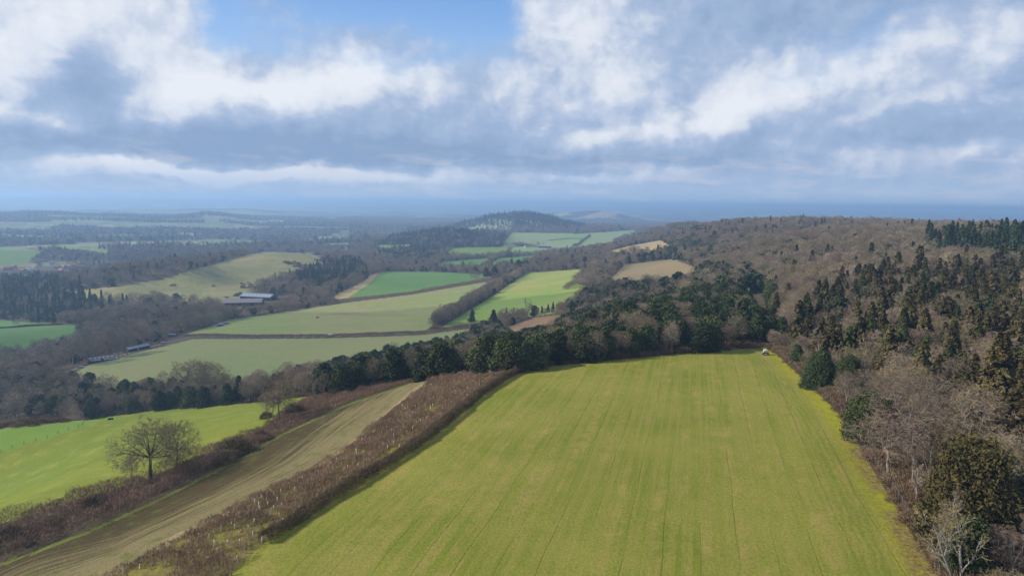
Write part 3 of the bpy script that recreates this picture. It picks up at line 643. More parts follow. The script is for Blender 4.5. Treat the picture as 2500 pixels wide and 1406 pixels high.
def twig_mass(rg, p, nrm, length, width, mat, name, up=.4, tint=None):
    """thin upright-ish stems at many points: brambles, hedge and scrub"""
    N = len(p); d = unit(nrm+rg.normal(0, .7, (N, 3))+np.array([0, 0, up])); s = unit(np.cross(d, rg.normal(0, 1, (N, 3))))
    L = length*rg.uniform(.5, 1.3, N); w = width*rg.uniform(.6, 1.4, N)
    V = np.stack([p-s*w[:, None]/2, p+s*w[:, None]/2, p+d*L[:, None]+s*w[:, None]*.2, p+d*L[:, None]-s*w[:, None]*.2], 1).reshape(-1, 3)
    tt = np.repeat(tint if tint is not None else np.clip(vnoise(p[:, 0]*.35, p[:, 1]*.35)*.6+.4*rg.rand(N), 0, 1), 4)
    me = mesh_obj('#'+name, V, np.arange(N*4).reshape(-1, 4), VM[mat], smooth=False); fattr(me, 'tint', tt); me.name = name
    return me
def bush(seed, h=2.4, w=3.4, n_=2600, mat='hedge', wd=.035, ln=.55):
    rg = np.random.RandomState(seed); d = unit(rg.normal(0, 1, (n_, 3))); d[:, 2] = np.abs(d[:, 2])
    q = 1+.35*(vnoise(d[:, 0]*2.5+seed, d[:, 1]*2.5+d[:, 2])-.5)*2
    rr = rg.uniform(.35, 1, n_)**.5; p = d*np.array([w/2, w/2, h*.85])*(rr*q)[:, None]
    return twig_mass(rg, p, d, ln, wd, mat, 'stems', .3)
def joined(name, parts):
    """one mesh from trunk + crown for trees too small in view to show their parts"""
    bm_v = []; fs = []; tn = []; mi = []; o = 0; mats = []; nvs = None
    for i, (nm, me) in enumerate(parts):
        v = np.zeros(len(me.vertices)*3, np.float32); me.vertices.foreach_get('co', v); f = np.zeros(len(me.loops), np.int32); me.loops.foreach_get('vertex_index', f)
        t = np.zeros(len(me.vertices), np.float32); me.attributes['tint'].data.foreach_get('value', t)
        bm_v.append(v.reshape(-1, 3)); fs.append(f.reshape(-1, 4)+o); o += len(v)//3; tn.append(t); mi.append(np.full(len(f)//4, i, np.int32)); mats.append(me.materials[0])
    me = mesh_obj('#'+name, np.concatenate(bm_v), np.concatenate(fs), mats, smooth=False); fattr(me, 'tint', np.concatenate(tn))
    me.polygons.foreach_set('material_index', np.concatenate(mi)); me.name = name
    return me
# -- near kinds (heights are 1 unit = real metres at scale 1)
KIND = {
 'oak': [dome_tree(11, 14, 15.5, (13, 90, 600, 4800), .021, 'dark_bark', 'twigs_dark', .5, .2, 1, .44), dome_tree(12, 14, 12.5, (12, 80, 520, 4000), .021, 'dark_bark', 'twigs_dark', .36, .2, 1, .43)],
 'big_yew': [blob_tree(46, 15, 15, 80, 80000, .27, asp=2.4), blob_tree(47, 12, 13, 60, 60000, .26, asp=2.4)],
 'bronze_yew': [blob_tree(48, 15, 14, 95, 95000, .26, 'bronze', asp=2.5)],
 'big_conifer': [cone_tree(55, 20, 8.5, 46, 11, 60, .42, 'conifer', .35, jag=.5, asp=2.3), cone_tree(56, 20, 7, 46, 10, 55, .42, 'conifer', .4, jag=.4, asp=2.3)],
 'bare_tree': [dome_tree(s_, 12, w_, nn, .022, bk, tw, None, lo, st, ro) for s_, w_, nn, bk, tw, lo, st, ro in
         ((1, 9, (11, 80, 420, 3000), 'bark', 'twigs', .2, 1, .42), (2, 10, (12, 80, 420, 3200), 'bark', 'twigs_red', .2, 1, .40), (3, 7, (10, 70, 380, 2600), 'bark', 'twigs', .3, 1, .45), (4, 9, (12, 80, 420, 3000), 'bark', 'twigs', .2, 2, .44), (5, 10.5, (11, 80, 420, 3200), 'bark', 'twigs_red', .2, 1, .38), (6, 8, (12, 80, 420, 3000), 'bark', 'twigs_dark', .2, 3, .45))],
 'birch': [bare_tree(s_, 12, .35, .62, (11, 6, 5, 5), .5, .06, .1, .018, fk, 'pale_bark', 'twigs_red', rad=.13) for s_, fk in ((21, 1), (22, 1), (23, 2))],
 'pale_tree': [bare_tree(s_, 12, .25, 1., (8, 6, 4, 3), .6, .10, .16, .026, fk, 'pale_bark', 'tan', rad=.2) for s_, fk in ((31, 2), (32, 1), (33, 3))],
 'yew_tree': [blob_tree(s_, 9, w_, lb, 9000, .34) for s_, w_, lb in ((41, 8.5, 24), (42, 7.5, 20), (43, 9.5, 30), (44, 6.0, 20), (45, 8, 34))],
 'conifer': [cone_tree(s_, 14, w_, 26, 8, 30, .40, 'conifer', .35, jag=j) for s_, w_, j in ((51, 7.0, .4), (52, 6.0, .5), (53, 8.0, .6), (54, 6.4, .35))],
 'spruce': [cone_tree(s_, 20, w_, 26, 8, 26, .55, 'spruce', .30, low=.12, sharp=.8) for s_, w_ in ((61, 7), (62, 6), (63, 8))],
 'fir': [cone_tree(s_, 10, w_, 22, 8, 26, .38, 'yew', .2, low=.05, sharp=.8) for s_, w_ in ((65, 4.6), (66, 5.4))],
 'gold_tree': [blob_tree(71, 6, 4, 9, 3000, .3, 'gold')],
 'lime_tree': [blob_tree(72, 7, 6, 12, 5000, .34, 'lime')],
}
KIND_H = {'oak': 14, 'big_yew': 13, 'bronze_yew': 14, 'big_conifer': 20, 'bare_tree': 12, 'birch': 12, 'pale_tree': 12, 'yew_tree': 9, 'conifer': 14, 'spruce': 20, 'fir': 10, 'gold_tree': 6, 'lime_tree': 7}
JOIN = {k: [joined(k, v) for v in L] for k, L in KIND.items()}
# -- light versions for woods beyond the trees one can count
FAR = {
 'bare': [joined('bare', dome_tree(s_, 12, w_, (7, 30, 120, 620), .055, 'bark', tw)) for s_, w_, tw in ((81, 9.5, 'twigs'), (82, 10.5, 'twigs_red'), (83, 8.5, 'twigs'), (84, 10, 'twigs_dark'))],
 'ever': [joined('ever', blob_tree(s_, 9, w_, 9, 500, 1.25)) for s_, w_ in ((91, 8), (92, 7), (93, 9))],
 'cone': [joined('cone', cone_tree(s_, 14, 5, 12, 6, 7, 1.0, m_, .3)) for s_, m_ in ((95, 'conifer'), (96, 'spruce'), (97, 'spruce'))],
}
SCRUB = [bush(s_, 1.2, 3.0, 900, 'bramble', .045, .5) for s_ in (101, 102, 103)]
BUSH = [bush(s_, 2.6, 3.6, 2600, m_, .04, .6) for s_, m_ in ((105, 'hedge'), (106, 'hedge'), (107, 'bramble'), (108, 'twigs_dark'))]
_pc = 0
def proto_coll(meshes, nm):
    c = bpy.data.collections.new(nm)
    for i, me in enumerate(meshes):
        o = bpy.data.objects.new('%s_%02d' % (nm, i), me); c.objects.link(o)
    return c
GN = {}
def scatter_group(coll):
    if coll.name in GN: return GN[coll.name]
    t = bpy.data.node_groups.new('scatter', 'GeometryNodeTree')
    t.interface.new_socket('Geometry', in_out='INPUT', socket_type='NodeSocketGeometry'); t.interface.new_socket('Geometry', in_out='OUTPUT', socket_type='NodeSocketGeometry')
    k = NT_(t); gi = k.n.new('NodeGroupInput'); go = k.n.new('NodeGroupOutput')
    ci = k.node('GeometryNodeCollectionInfo', {'Collection': coll}) if False else k.n.new('GeometryNodeCollectionInfo')
    ci.inputs['Collection'].default_value = coll; ci.inputs['Separate Children'].default_value = True; ci.inputs['Reset Children'].default_value = True
    def na(nm, ty):
        a = k.n.new('GeometryNodeInputNamedAttribute'); a.data_type = ty; a.inputs[0].default_value = nm
        return next(o for o in a.outputs if o.enabled and o.name == 'Attribute')
    ip = k.n.new('GeometryNodeInstanceOnPoints'); k.l.new(gi.outputs[0], ip.inputs['Points']); k.l.new(ci.outputs[0], ip.inputs['Instance'])
    ip.inputs['Pick Instance'].default_value = True
    k.l.new(na('which', 'INT'), ip.inputs['Instance Index']); k.l.new(na('turn', 'FLOAT_VECTOR'), ip.inputs['Rotation']); k.l.new(na('size', 'FLOAT_VECTOR'), ip.inputs['Scale'])
    k.l.new(ip.outputs[0], go.inputs[0]); GN[coll.name] = t
    return t
def scatter(name, pts, which, size, coll, rg):
    me = bpy.data.meshes.new(name); me.vertices.add(len(pts)); me.vertices.foreach_set('co', np.ascontiguousarray(pts, np.float32).ravel())
    a = me.attributes.new('which', 'INT', 'POINT'); a.data.foreach_set('value', np.ascontiguousarray(which, np.int32))
    rot = np.zeros((len(pts), 3), np.float32); rot[:, 2] = rg.rand(len(pts))*6.283
    a = me.attributes.new('turn', 'FLOAT_VECTOR', 'POINT'); a.data.foreach_set('vector', rot.ravel())
    a = me.attributes.new('size', 'FLOAT_VECTOR', 'POINT'); a.data.foreach_set('vector', np.ascontiguousarray(size, np.float32).ravel())
    o = bpy.data.objects.new(name, me); COL.objects.link(o)
    md = o.modifiers.new('scatter', 'NODES'); md.node_group = scatter_group(coll)
    return o
C_FAR = proto_coll(FAR['bare']+FAR['ever']+FAR['cone'], 'woodland_trees')          # 0-3 bare, 4-6 evergreen, 7-9 conifer
C_NEAR = proto_coll(JOIN['bare_tree']+JOIN['birch']+JOIN['yew_tree']+JOIN['conifer'], 'close_woodland_trees')
C_SCRUB = proto_coll(SCRUB, 'scrub_clumps')
# ------------------------------------------------------------------ placing plants
RG = np.random.RandomState(2024)
def seen(x, y, ztop, m=60, slack=2.5):
    u, v, w = proj(x, y, ztop); ok = (w > 5) & (u > -m) & (u < 2500+m) & (v < 1406+170) & (v > -50)
    idx = np.nonzero(ok)[0]; x_, y_, z_ = x[idx], y[idx], ztop[idx]; f = np.exp(np.linspace(math.log(.04), math.log(.985), 70))
    vis = np.ones(len(idx), bool)
    for t in f: vis &= (CAMZ+(z_-CAMZ)*t) > H(x_*t, y_*t)-slack
    out = np.zeros(len(x), bool); out[idx[vis]] = True
    return out
def jitter(d0, d1, cell):
    a = np.arange(-d1*.70, d1*.70, cell); b = np.arange(d0*.66, d1, cell); X, Y = np.meshgrid(a, b); X = X.ravel(); Y = Y.ravel()
    X = X+(RG.rand(len(X))-.5)*cell*.85; Y = Y+(RG.rand(len(Y))-.5)*cell*.85; D = np.hypot(X, Y); k = (D >= d0) & (D < d1)
    return X[k], Y[k]
def pin(poly, u, v): return inside(np.array(poly, float), u, v)
def track_clear(x, y, m):
    k = np.ones(len(x), bool)
    for pl, wd in SEGM[:2]: k &= seg_dist(pl, x, y) > wd/2+m
    return k
SITES = [(590,742,40),(640,735,45),(249,886,17),(333,862,16),(425,824,9),(543,796,9),(1290,603,60),(1345,603,50),(1045,636,35),(710,738,14),(740,733,16)]   # kept clear for buildings
SITEW = [(cast([a],[b])[0][:2], r) for a, b, r in SITES]
NOTREE = [world_poly(p) for p in ([(1205,812),(1300,776),(1368,767),(1365,800),(1330,830),(1262,850)], [(535,768),(600,772),(690,752),(690,728),(560,735)], [(440,832),(440,808),(620,811),(800,811),(1030,803),(1100,796),(1195,784),(1210,800),(1040,822),(700,832)], [(800,726),(1010,702),(1190,672),(1215,684),(1050,716),(830,748)], [(215,893),(330,862),(470,828),(475,812),(330,848),(120,905),(100,935)])]
def is_wood(x, y):
    c, _ = cover(x, y); k = (c <= 1)
    for w_ in NOTREE: k &= ~inside(w_, x, y)
    for q, r in SITEW: k &= np.hypot(x-q[0], y-q[1]) > r
    k &= track_clear(x, y, 3.0)
    return k
def fence_side(x, y):    # metres to the right of the right-hand fence
    s = np.full(x.shape, 1e9); 
    d = seg_dist(FENCE_R, x, y); a = FENCE_R[0]; b = FENCE_R[-1]; cr = (b[0]-a[0])*(y-a[1])-(b[1]-a[1])*(x-a[0])
    return np.where(cr > 0, d, -d)
Z_CON = [(1935,860),(1960,790),(2040,730),(2200,690),(2520,670),(2600,1200),(2440,1150),(2330,1060),(2230,1000),(2120,930),(2000,905)]
Z_SPR = [(2235,604),(2330,592),(2600,575),(2600,668),(2420,648),(2300,625)]
Z_YBELT = [(745,985),(800,900),(1000,830),(1180,800),(1330,830),(1330,905),(1060,930)]
Z_YCLUMP = [(1440,720),(1500,690),(1700,655),(1830,670),(1910,760),(1905,850),(1700,862),(1480,868),(1350,850),(1380,760)]
Z_LEFTFIR = [(-80,680),(150,690),(330,730),(260,760),(130,790),(-80,790)]
Z_MIDFIR = [(715,690),(760,645),(860,640),(900,660),(850,690),(780,705)]
Z_KNOLL = [(900,610),(1000,560),(1160,555),(1235,580),(1225,606),(1100,606),(1050,640),(960,640)]
Z_HILL = [(1090,560),(1200,515),(1290,505),(1430,545),(1430,558),(1250,556)]
Z_RIDGEY = [(1560,640),(1640,560),(1760,560),(1830,600),(1800,640),(1740,640),(1700,655),(1640,630)]
Z_VILLAGE = [(-20,690),(0,640),(130,625),(280,628),(300,690),(230,712),(60,705)]
def kinds(x, y, D, rnd):
    u, v, _ = proj(x, y, H(x, y)); n_ = fbm(x/38, y/38, 3)+.5; pe = np.full(len(x), .12); pc = np.full(len(x), .03); ps = np.zeros(len(x)); pb = np.full(len(x), .05)
    fs = fence_side(x, y); rw = (fs > 0) & (D < 700)
    pe[rw] = .10; pb[rw] = .22
    k = (~rw) & (D < 1000); pc[k] = 0
    k = (u > 1330) & (u < 1900) & (v > 835) & (v < 905) & ~rw; pe[k] = .72; pb[k] = .05
    k = pin(Z_CON, u, v) & rw; pc[k] = .42; pe[k] = .12
    k = pin(Z_YBELT, u, v) & ~rw; pe[k] = 1.2; pb[k] = .04
    k = pin(Z_YCLUMP, u, v) & (D < 800); pe[k] = .95
    k = (u < 745) & (D < 560) & (v > 880); pe[k] = .36; pc[k] = .0
    k = pin(Z_LEFTFIR, u, v); ps[k] = .65
    k = pin(Z_MIDFIR, u, v) & (D > 800); ps[k] = .6; pe[k] = .15
    k = pin(Z_KNOLL, u, v) & (D > 1500); ps[k] = .35; pe[k] = .4
    k = pin(Z_HILL, u, v) & (D > 3500); ps[k] = .45; pe[k] = .6
    k = pin(Z_SPR, u, v) & (D > 350); ps[k] = .93; pe[k] = 0; pc[k] = 0
    k = pin(Z_RIDGEY, u, v) & (D > 600); pe[k] = .45
    k = (D > 2600) & (u < 900); pe[k] = .30; ps[k] = np.maximum(ps[k], .15)
    solid = pe > .6; pe = np.where(solid, np.minimum(pe, .84)*(.72+.28*np.clip((n_-.3)/.3, 0, 1)), np.clip(pe*(.35+1.3*np.clip((n_-.35)/.3, 0, 1)), 0, .93))
    r = rnd; out = np.zeros(len(x), int)             # 0 bare 1 birch 2 yew 3 conifer 4 spruce
    out[r < ps+pc+pe+pb] = 1; out[r < ps+pc+pe] = 2; out[r < ps+pc] = 3; out[r < ps] = 4
    return out, u, v
THINGS = []     # individually built plants: kind, x, y, scale, turn, label, group, variant
def put(kind, px, py, hpx, label=None, group=None, var=None, wide=1., gz=0.):
    q = P(px, py); D = math.hypot(*q[:2]); _, _, w = proj(q[0], q[1], q[2])
    THINGS.append(dict(kind=kind, x=q[0], y=q[1], s=float(hpx*w/F/KIND_H[kind]), rot=RG.rand()*6.28, label=label, group=group, var=var, wide=wide, D=D))
# trees the photograph singles out
put('oak', 368, 1182, 162, 'largest bare oak with a rounded crown, left of the pair in the bramble hedge', 'oak pair in the hedge', 0, 1.0)
put('oak', 430, 1150, 126, 'smaller bare oak, right of the pair in the bramble hedge', 'oak pair in the hedge', 1, 1.0)
put('bare_tree', 322, 1172, 62, 'thin bare sapling just left of the big oak', None, 3, .8)
put('oak', 683, 1032, 118, 'dark twisted bare tree with a thick trunk at the hedge end of the left pasture', None, 1, .8)
put('bare_tree', 664, 1022, 72, 'slender bare tree leaning beside the dark twisted tree', None, 4, .9)
put('pale_tree', 766, 972, 82, 'bare tree with pale limbs standing at the tip of the left pasture', None, 1, 1.)
for i, (a, b, c, w) in enumerate([(460,968,90,1.),(483,968,84,.9),(502,962,80,.9),(520,974,94,1.),(541,968,62,.8)]):
    put('oak' if i in (0, 3) else 'bare_tree', a, b, c, '%s bare tree from the left in the tall clump above the left pasture' % ['first', 'second', 'third', 'fourth', 'fifth'][i], 'tall bare clump above the pasture', [4,0,2,3,2][i], w)
put('fir', 585, 982, 66, 'dark pointed evergreen right of the tall bare clump', None, 1, 1.2)
put('fir', 526, 985, 46, 'low dark evergreen at the foot of the tall bare clump', None, 0, 1.3)
put('fir', 720, 965, 68, 'dark evergreen spire just left of the main evergreen belt', None, 1, .9)
put('fir', 416, 980, 45, 'small dark evergreen left of the tall bare clump', None, 0, .9)
put('yew_tree', 330, 990, 55, 'rounded dark evergreen above the left end of the pasture', None, 0, 1.)
put('yew_tree', 920, 932, 46, 'neat round dark evergreen in front of the belt', None, 1, 1.0)
put('gold_tree', 962, 922, 30, 'small golden leaved tree in front of the dark evergreen belt', None, 0, .8)
put('pale_tree', 1010, 925, 46, 'dead white forked trunk in front of the evergreen belt', None, 0, .5)
put('pale_tree', 1238, 893, 34, 'grey green dense small tree at the belt edge', None, 2, 1.)
put('pale_tree', 1275, 890, 34, 'pale spreading shrub like tree at the belt edge near the hedge end', None, 1, 1.2)
put('fir', 1153, 786, 33, 'lone leaning dark fir standing in the valley field by the track', None, 0, 1.25)
put('fir', 1205, 806, 50, 'tall dark fir at the left end of the row beside the track', None, 1, 1.2)
for i, (a, b, c) in enumerate([(1236,776,26),(1254,773,22),(1266,774,20),(1276,773,18),(1323,764,18),(1338,762,20),(1350,761,24)]):
    put('fir', a, b, c, '%s small dark fir from left in the row edging the sunny field' % ['first', 'second', 'third', 'fourth', 'fifth', 'sixth', 'seventh'][i], 'small firs along the sunny field', i % 2, .9)
put('pale_tree', 1284, 774, 48, 'tall bare tree with forked pale limbs above the small fir row', None, 0, 1.2)
put('yew_tree', 1305, 770, 28, 'round dark evergreen in the middle of the small fir row', None, 1, 1.)
for i, (a, b, c, k) in enumerate([(1265,660,26,0),(1283,660,24,2),(1186,675,24,3),(1208,678,30,3),(1240,655,16,1),(1310,645,14,0),(1335,648,20,2),(1398,652,20,0),(1428,650,22,4)]):
    put('yew_tree', a, b, c, '%s dark round evergreen from the left in the tree line beyond the sunny field' % ['third', 'fourth', 'first', 'second', 'fifth', 'sixth', 'seventh', 'eighth', 'ninth'][i], 'dark evergreens beyond the sunny field', k, 1.)
put('bare_tree', 1160, 690, 30, 'bare tree growing out of the hedge below the bright emerald field', None, 1, 1.)
put('bare_tree', 40, 796, 18, 'lone round bare tree on the field line in the far left green field', None, 0, 1.2)
for i, (a, b, c, w) in enumerate([(178,893,66,1.2),(215,890,74,1.1),(262,876,80,1.2),(288,872,60,.8),(310,866,66,.9),(335,846,56,1.1),(352,842,58,1.),(300,858,76,1.)]):
    put('bare_tree', a, b, c, '%s tall bare tree from the left behind the long dark sheds' % ['first', 'second', 'third', 'fifth', 'sixth', 'seventh', 'eighth', 'fourth'][i], 'tall bare trees behind the sheds', i % 4, w)
# right-hand edge
put('pale_tree', 2352, 1440, 230, 'pale barked bare tree with upright limbs and ivy at the bottom right corner', None, 0, 1.15)
put('bronze_yew', 2360, 1335, 240, 'large bronze green yew behind the pale bare tree in the bottom right', None, 0, .95)
put('big_yew', 2128, 1080, 132, 'rounded dark evergreen at the bend of the fence, low in the wood edge', None, 1, 1.1)
put('big_yew', 2000, 945, 74, 'broad dark evergreen leaning over the fence near the top corner', None, 2, 1.0)
put('big_yew', 2070, 955, 74, 'dark evergreen right beside the broad one near the top corner', None, 0, 1.0)
put('yew_tree', 1945, 895, 56, 'small dark evergreen nearest the trailer', None, 3, 1.0)
put('yew_tree', 1845, 838, 70, 'darkest tall yew just above the parked trailer', None, 3, 1.0)
put('yew_tree', 1880, 836, 66, 'dark yew behind the trailer on its right', None, 0, .9)
put('birch', 2225, 1190, 150, 'bare birch with several pale stems right of the fence bend', None, 0, 1.)
put('bare_tree', 2170, 1160, 150, 'wide bare tree with low spreading limbs over the fence', None, 4, 1.35)
put('bare_tree', 2210, 1120, 210, 'wide bare tree with a tangled crown behind the fence bend', None, 1, 1.2)
put('bare_tree', 2380, 1170, 220, 'bare grey tree standing above the large bronze yew', None, 0, 1.15)
put('big_conifer', 2420, 1100, 290, 'tall bronze conifer with ivy green lower skirts near the right edge', None, 2, 1.2)
put('big_conifer', 2490, 1180, 330, 'tallest bronze conifer on the right edge', None, 1, 1.3)
put('pale_tree', 2335, 925, 115, 'dead looking pale tree with upright bare forks between the bronze conifers', None, 0, 1.)
FIXED = np.array([(t['x'], t['y']) for t in THINGS]); FR = np.array([3.2 for t in THINGS])
def clear_fixed(x, y, r=3.2):
    k = np.ones(len(x), bool)
    for a, b in FIXED: k &= np.hypot(x-a, y-b) > r
    return k
CARRIER = []
def zone_pts(d0, d1, cell, hmax):
    x, y = jitter(d0, d1, cell); k = is_wood(x, y); x, y = x[k], y[k]; z = H(x, y)
    k = seen(x, y, z+hmax); return x[k], y[k], z[k]
# near woods: single trees
xa = zone_pts(60, 235, 5.0, 12); xb = zone_pts(235, 470, 6.2, 12); x, y, z = [np.concatenate(q) for q in zip(xa, xb)]; D = np.hypot(x, y); fs = fence_side(x, y)
u, v, _ = proj(x, y, z)
# keep the hedge strip between pasture and stubble, and the fence margin, free of tall trees
POLY_HEDGE2 = [(-200,1340),(0,1280),(200,1215),(370,1165),(640,1045),(700,1000),(762,966),(850,960),(1000,925),(1060,922),(1000,935),(850,985),(700,1052),(600,1110),(370,1225),(200,1300),(0,1372),(-200,1450)]
WH2 = world_poly(POLY_HEDGE2)
keep = ~inside(WH2, x, y) & ~((fs > -6) & (fs < 2.4)) & clear_fixed(x, y, 4.0) & ~((fs > 0) & (u < 1880)) & ~((u < 170) & (v > 1020) & (fs < 0))
keep &= ~((fs < 0) & (D < 190))
plat = (fs < 0) & (u > 1040) & (D < 262)
keep &= ~(plat & (RG.rand(len(x)) < .0))
x, y, z, D, fs = [a[keep] for a in (x, y, z, D, fs)]
kd, u, v = kinds(x, y, D, RG.rand(len(x)))
names = ['bare_tree', 'birch', 'yew_tree', 'conifer', 'spruce']; limit = {'bare_tree': 262, 'birch': 110, 'yew_tree': 225, 'conifer': 190, 'spruce': 0}
order = np.argsort(D); cnt = dict.fromkeys(names, 0); rest = []
for i in order:
    nm = names[kd[i]]; sc = RG.uniform(.75, 1.2)
    if fs[i] > 0: sc *= .92+.12*min(1, fs[i]/25)
    if nm == 'bare_tree' and fs[i] > 0 and fs[i] < 12: sc *= .62
    if nm == 'yew_tree': sc *= 1.12 if fs[i] < 0 else .95
    if nm == 'conifer': sc *= 1.1
    if nm == 'bare_tree' and fs[i] < 0 and u[i] > 745: sc *= .82
    if u[i] < 745 and fs[i] < 0: sc *= .95
    if nm == 'birch' and fs[i] > 0 and RG.rand() < .18: nm2 = 'pale_tree'
    elif nm == 'yew_tree' and RG.rand() < .05: nm2 = 'lime_tree' if RG.rand() < .6 else 'gold_tree'
    else: nm2 = nm
    if cnt[nm] < limit[nm]:
        cnt[nm] += 1; THINGS.append(dict(kind=nm2, x=x[i], y=y[i], s=sc, rot=RG.rand()*6.28, label=None, group=None, var=None, wide=RG.uniform(.9, 1.15), D=D[i], fs=fs[i], u=u[i], v=v[i]))
    else: rest.append((x[i], y[i], z[i], kd[i], sc))
print('near trees', len(x), cnt, 'rest', len(rest))
# labels for the scattered trees: kind and look, row, order from the left
LOOK = {'bare_tree': ('grey bare tree', 0), 'birch': ('pale birch', 0), 'yew_tree': ('dark evergreen', 0), 'conifer': ('bronze conifer', 0), 'spruce': ('green spruce', 0), 'pale_tree': ('pale bare tree', 0), 'lime_tree': ('yellow green evergreen', 0), 'gold_tree': ('small golden tree', 0)}
CAT = {'big_yew': 'evergreen tree', 'bronze_yew': 'evergreen tree', 'big_conifer': 'conifer', 'oak': 'oak tree', 'bare_tree': 'bare tree', 'birch': 'birch tree', 'pale_tree': 'bare tree', 'yew_tree': 'evergreen tree', 'conifer': 'conifer', 'spruce': 'spruce tree', 'fir': 'fir tree', 'gold_tree': 'small tree', 'lime_tree': 'evergreen tree'}
ORD = ['first', 'second', 'third', 'fourth', 'fifth', 'sixth', 'seventh', 'eighth', 'ninth', 'tenth', 'eleventh', 'twelfth', 'thirteenth', 'fourteenth', 'fifteenth', 'sixteenth', 'seventeenth', 'eighteenth', 'nineteenth', 'twentieth']
def ordn(i):
    if i < 20: return ORD[i]
    t = ['twenty', 'thirty', 'forty', 'fifty', 'sixty', 'seventy', 'eighty', 'ninety'][min(7, (i+1)//10-2)]; r_ = (i+1) % 10
    return (t[:-1]+'ieth') if r_ == 0 else t+' '+ORD[r_-1]
zones = {}
for t in THINGS:
    if t['label']: continue
    if t['fs'] > 0:
        row = int(max(0, t['D']-95)//32); where = 'right of the fence'; zg = 'right wood'
    elif t['u'] < 745: row = int(max(0, t['D']-260)//40); where = 'above the left pasture'; zg = 'left belt'
    elif t['u'] < 1340: row = int(max(0, t['D']-200)//40); where = 'left of the field corner'; zg = 'middle belt'
    else: row = int(max(0, t['D']-220)//40); where = 'beyond the far field edge'; zg = 'far edge wood'
    zones.setdefault((t['kind'], zg, row, where), []).append(t)
byz = {}
for k in zones: byz.setdefault((k[0], k[1]), []).append(k[2])
for (kd_, zg, row, where), L in zones.items():
    rr_ = sorted(byz[(kd_, zg)]).index(row); L.sort(key=lambda t: t['u'])
    for i, t in enumerate(L):
        t['label'] = '%s %s, %s from left in %s row' % (LOOK[kd_][0], where, ordn(i), ordn(rr_)); t['group'] = '%ss of the %s' % (CAT[kd_], zg)
CACHE = {}
def place(t):
    k = t['kind']; v_ = t['var'] if t['var'] is not None else RG.randint(len(KIND[k])); v_ = v_ % len(KIND[k]); loc = (t['x'], t['y'], float(H(t['x'], t['y']))-.1)
    s = t['s']; nm = {'oak': 'oak_tree', 'gold_tree': 'golden_tree', 'pale_tree': 'pale_bare_tree', 'fir': 'fir_tree', 'spruce': 'spruce_tree', 'birch': 'birch_tree', 'conifer': 'conifer_tree', 'lime_tree': 'evergreen_tree', 'big_yew': 'yew_tree', 'bronze_yew': 'yew_tree', 'big_conifer': 'conifer_tree'}.get(k, k)
    if t['D'] < 330:
        o = bpy.data.objects.new(nm, None); o.empty_display_size = .5; COL.objects.link(o)
        for pn, me in KIND[k][v_]:
            c = bpy.data.objects.new(pn, me); COL.objects.link(c); c.parent = o
    else:
        o = bpy.data.objects.new(nm, JOIN[k][v_]); COL.objects.link(o)
    o.location = loc; o.rotation_euler = (0, 0, t['rot']); o.scale = (s*t['wide'], s*t['wide'], s)
    tag(o, t['label'], CAT[k], t['group']); return o
for t in THINGS: place(t)
# the rest of the close woods, and the woods farther off, as masses
def mass(name, label, sel, x, y, z, which, size, coll):
    if sel.sum() == 0: return
    o = scatter(name, np.stack([x, y, z-.2], -1)[sel], which[sel], size[sel], coll, RG); tag(o, label, kind='stuff')
    print(name, int(sel.sum()))
if rest:
    q = np.array(rest); base_ = {0: (0, 6), 1: (6, 3), 2: (9, 5), 3: (14, 4), 4: (14, 4)}
    wh = np.array([base_[int(k)][0]+RG.randint(base_[int(k)][1]) for k in q[:, 3]]); s_ = q[:, 4:5]*np.ones((1, 3))
    mass('close_woodland', 'deeper mixed trees filling the woods behind the nearest rows', np.ones(len(q), bool), q[:, 0], q[:, 1], q[:, 2], wh, s_, C_NEAR)
def far_zone(d0, d1, cell, grow, near_lib=False):
    x, y, z = zone_pts(d0, d1, cell, 14); D = np.hypot(x, y); kd, u, v = kinds(x, y, D, RG.rand(len(x)))
    vill = pin(Z_VILLAGE, u, v) & (D > 1500); keep = ~(vill & (RG.rand(len(x)) < .55)) & clear_fixed(x, y, 5)
    gap = fbm(x/90+7, y/90, 3); openf = open_land(x, y); keep &= ~openf
    x, y, z, D, kd, u, v = [a[keep] for a in (x, y, z, D, kd, u, v)]
    hv = 1+1.1*fbm(x/45+3, y/45, 3); s = (RG.uniform(.7, 1.25, len(x))*hv*grow)[:, None]*np.ones((1, 3)); s[:, :2] *= RG.uniform(.9, 1.25, (len(x), 1))
    sprtall = pin(Z_SPR, u, v) & (D < 1500); s[sprtall] *= 1.45
    s[(kd == 4) & ~sprtall] *= .95
    if near_lib:
        wh = np.zeros(len(x), int); wh = np.where(kd == 0, RG.randint(0, 6, len(x)), wh); wh = np.where(kd == 1, 6+RG.randint(0, 3, len(x)), wh); wh = np.where(kd == 2, 9+RG.randint(0, 5, len(x)), wh); wh = np.where(kd >= 3, 14+RG.randint(0, 4, len(x)), wh)
    else:
        wh = RG.randint(0, 4, len(x)); wh = np.where(kd == 2, 4+RG.randint(0, 3, len(x)), wh); wh = np.where(kd == 3, 7, wh); wh = np.where(kd == 4, 8+RG.randint(0, 2, len(x)), wh)
    return x, y, z, wh, s, D, u, v
x, y, z, wh, s, D, u, v = far_zone(470, 1000, 7.6, 1.0)
spr = pin(Z_SPR, u, v) & (D < 1500) & (wh >= 8)
mass('right_ridge_woodland', 'brown bare woodland covering the plateau at right', (u > 1450) & ~spr, x, y, z, wh, s, C_FAR)
mass('valley_woodland', 'mixed woodland around the sheds and foot of the grassy down', u <= 1450, x, y, z, wh, s, C_FAR)
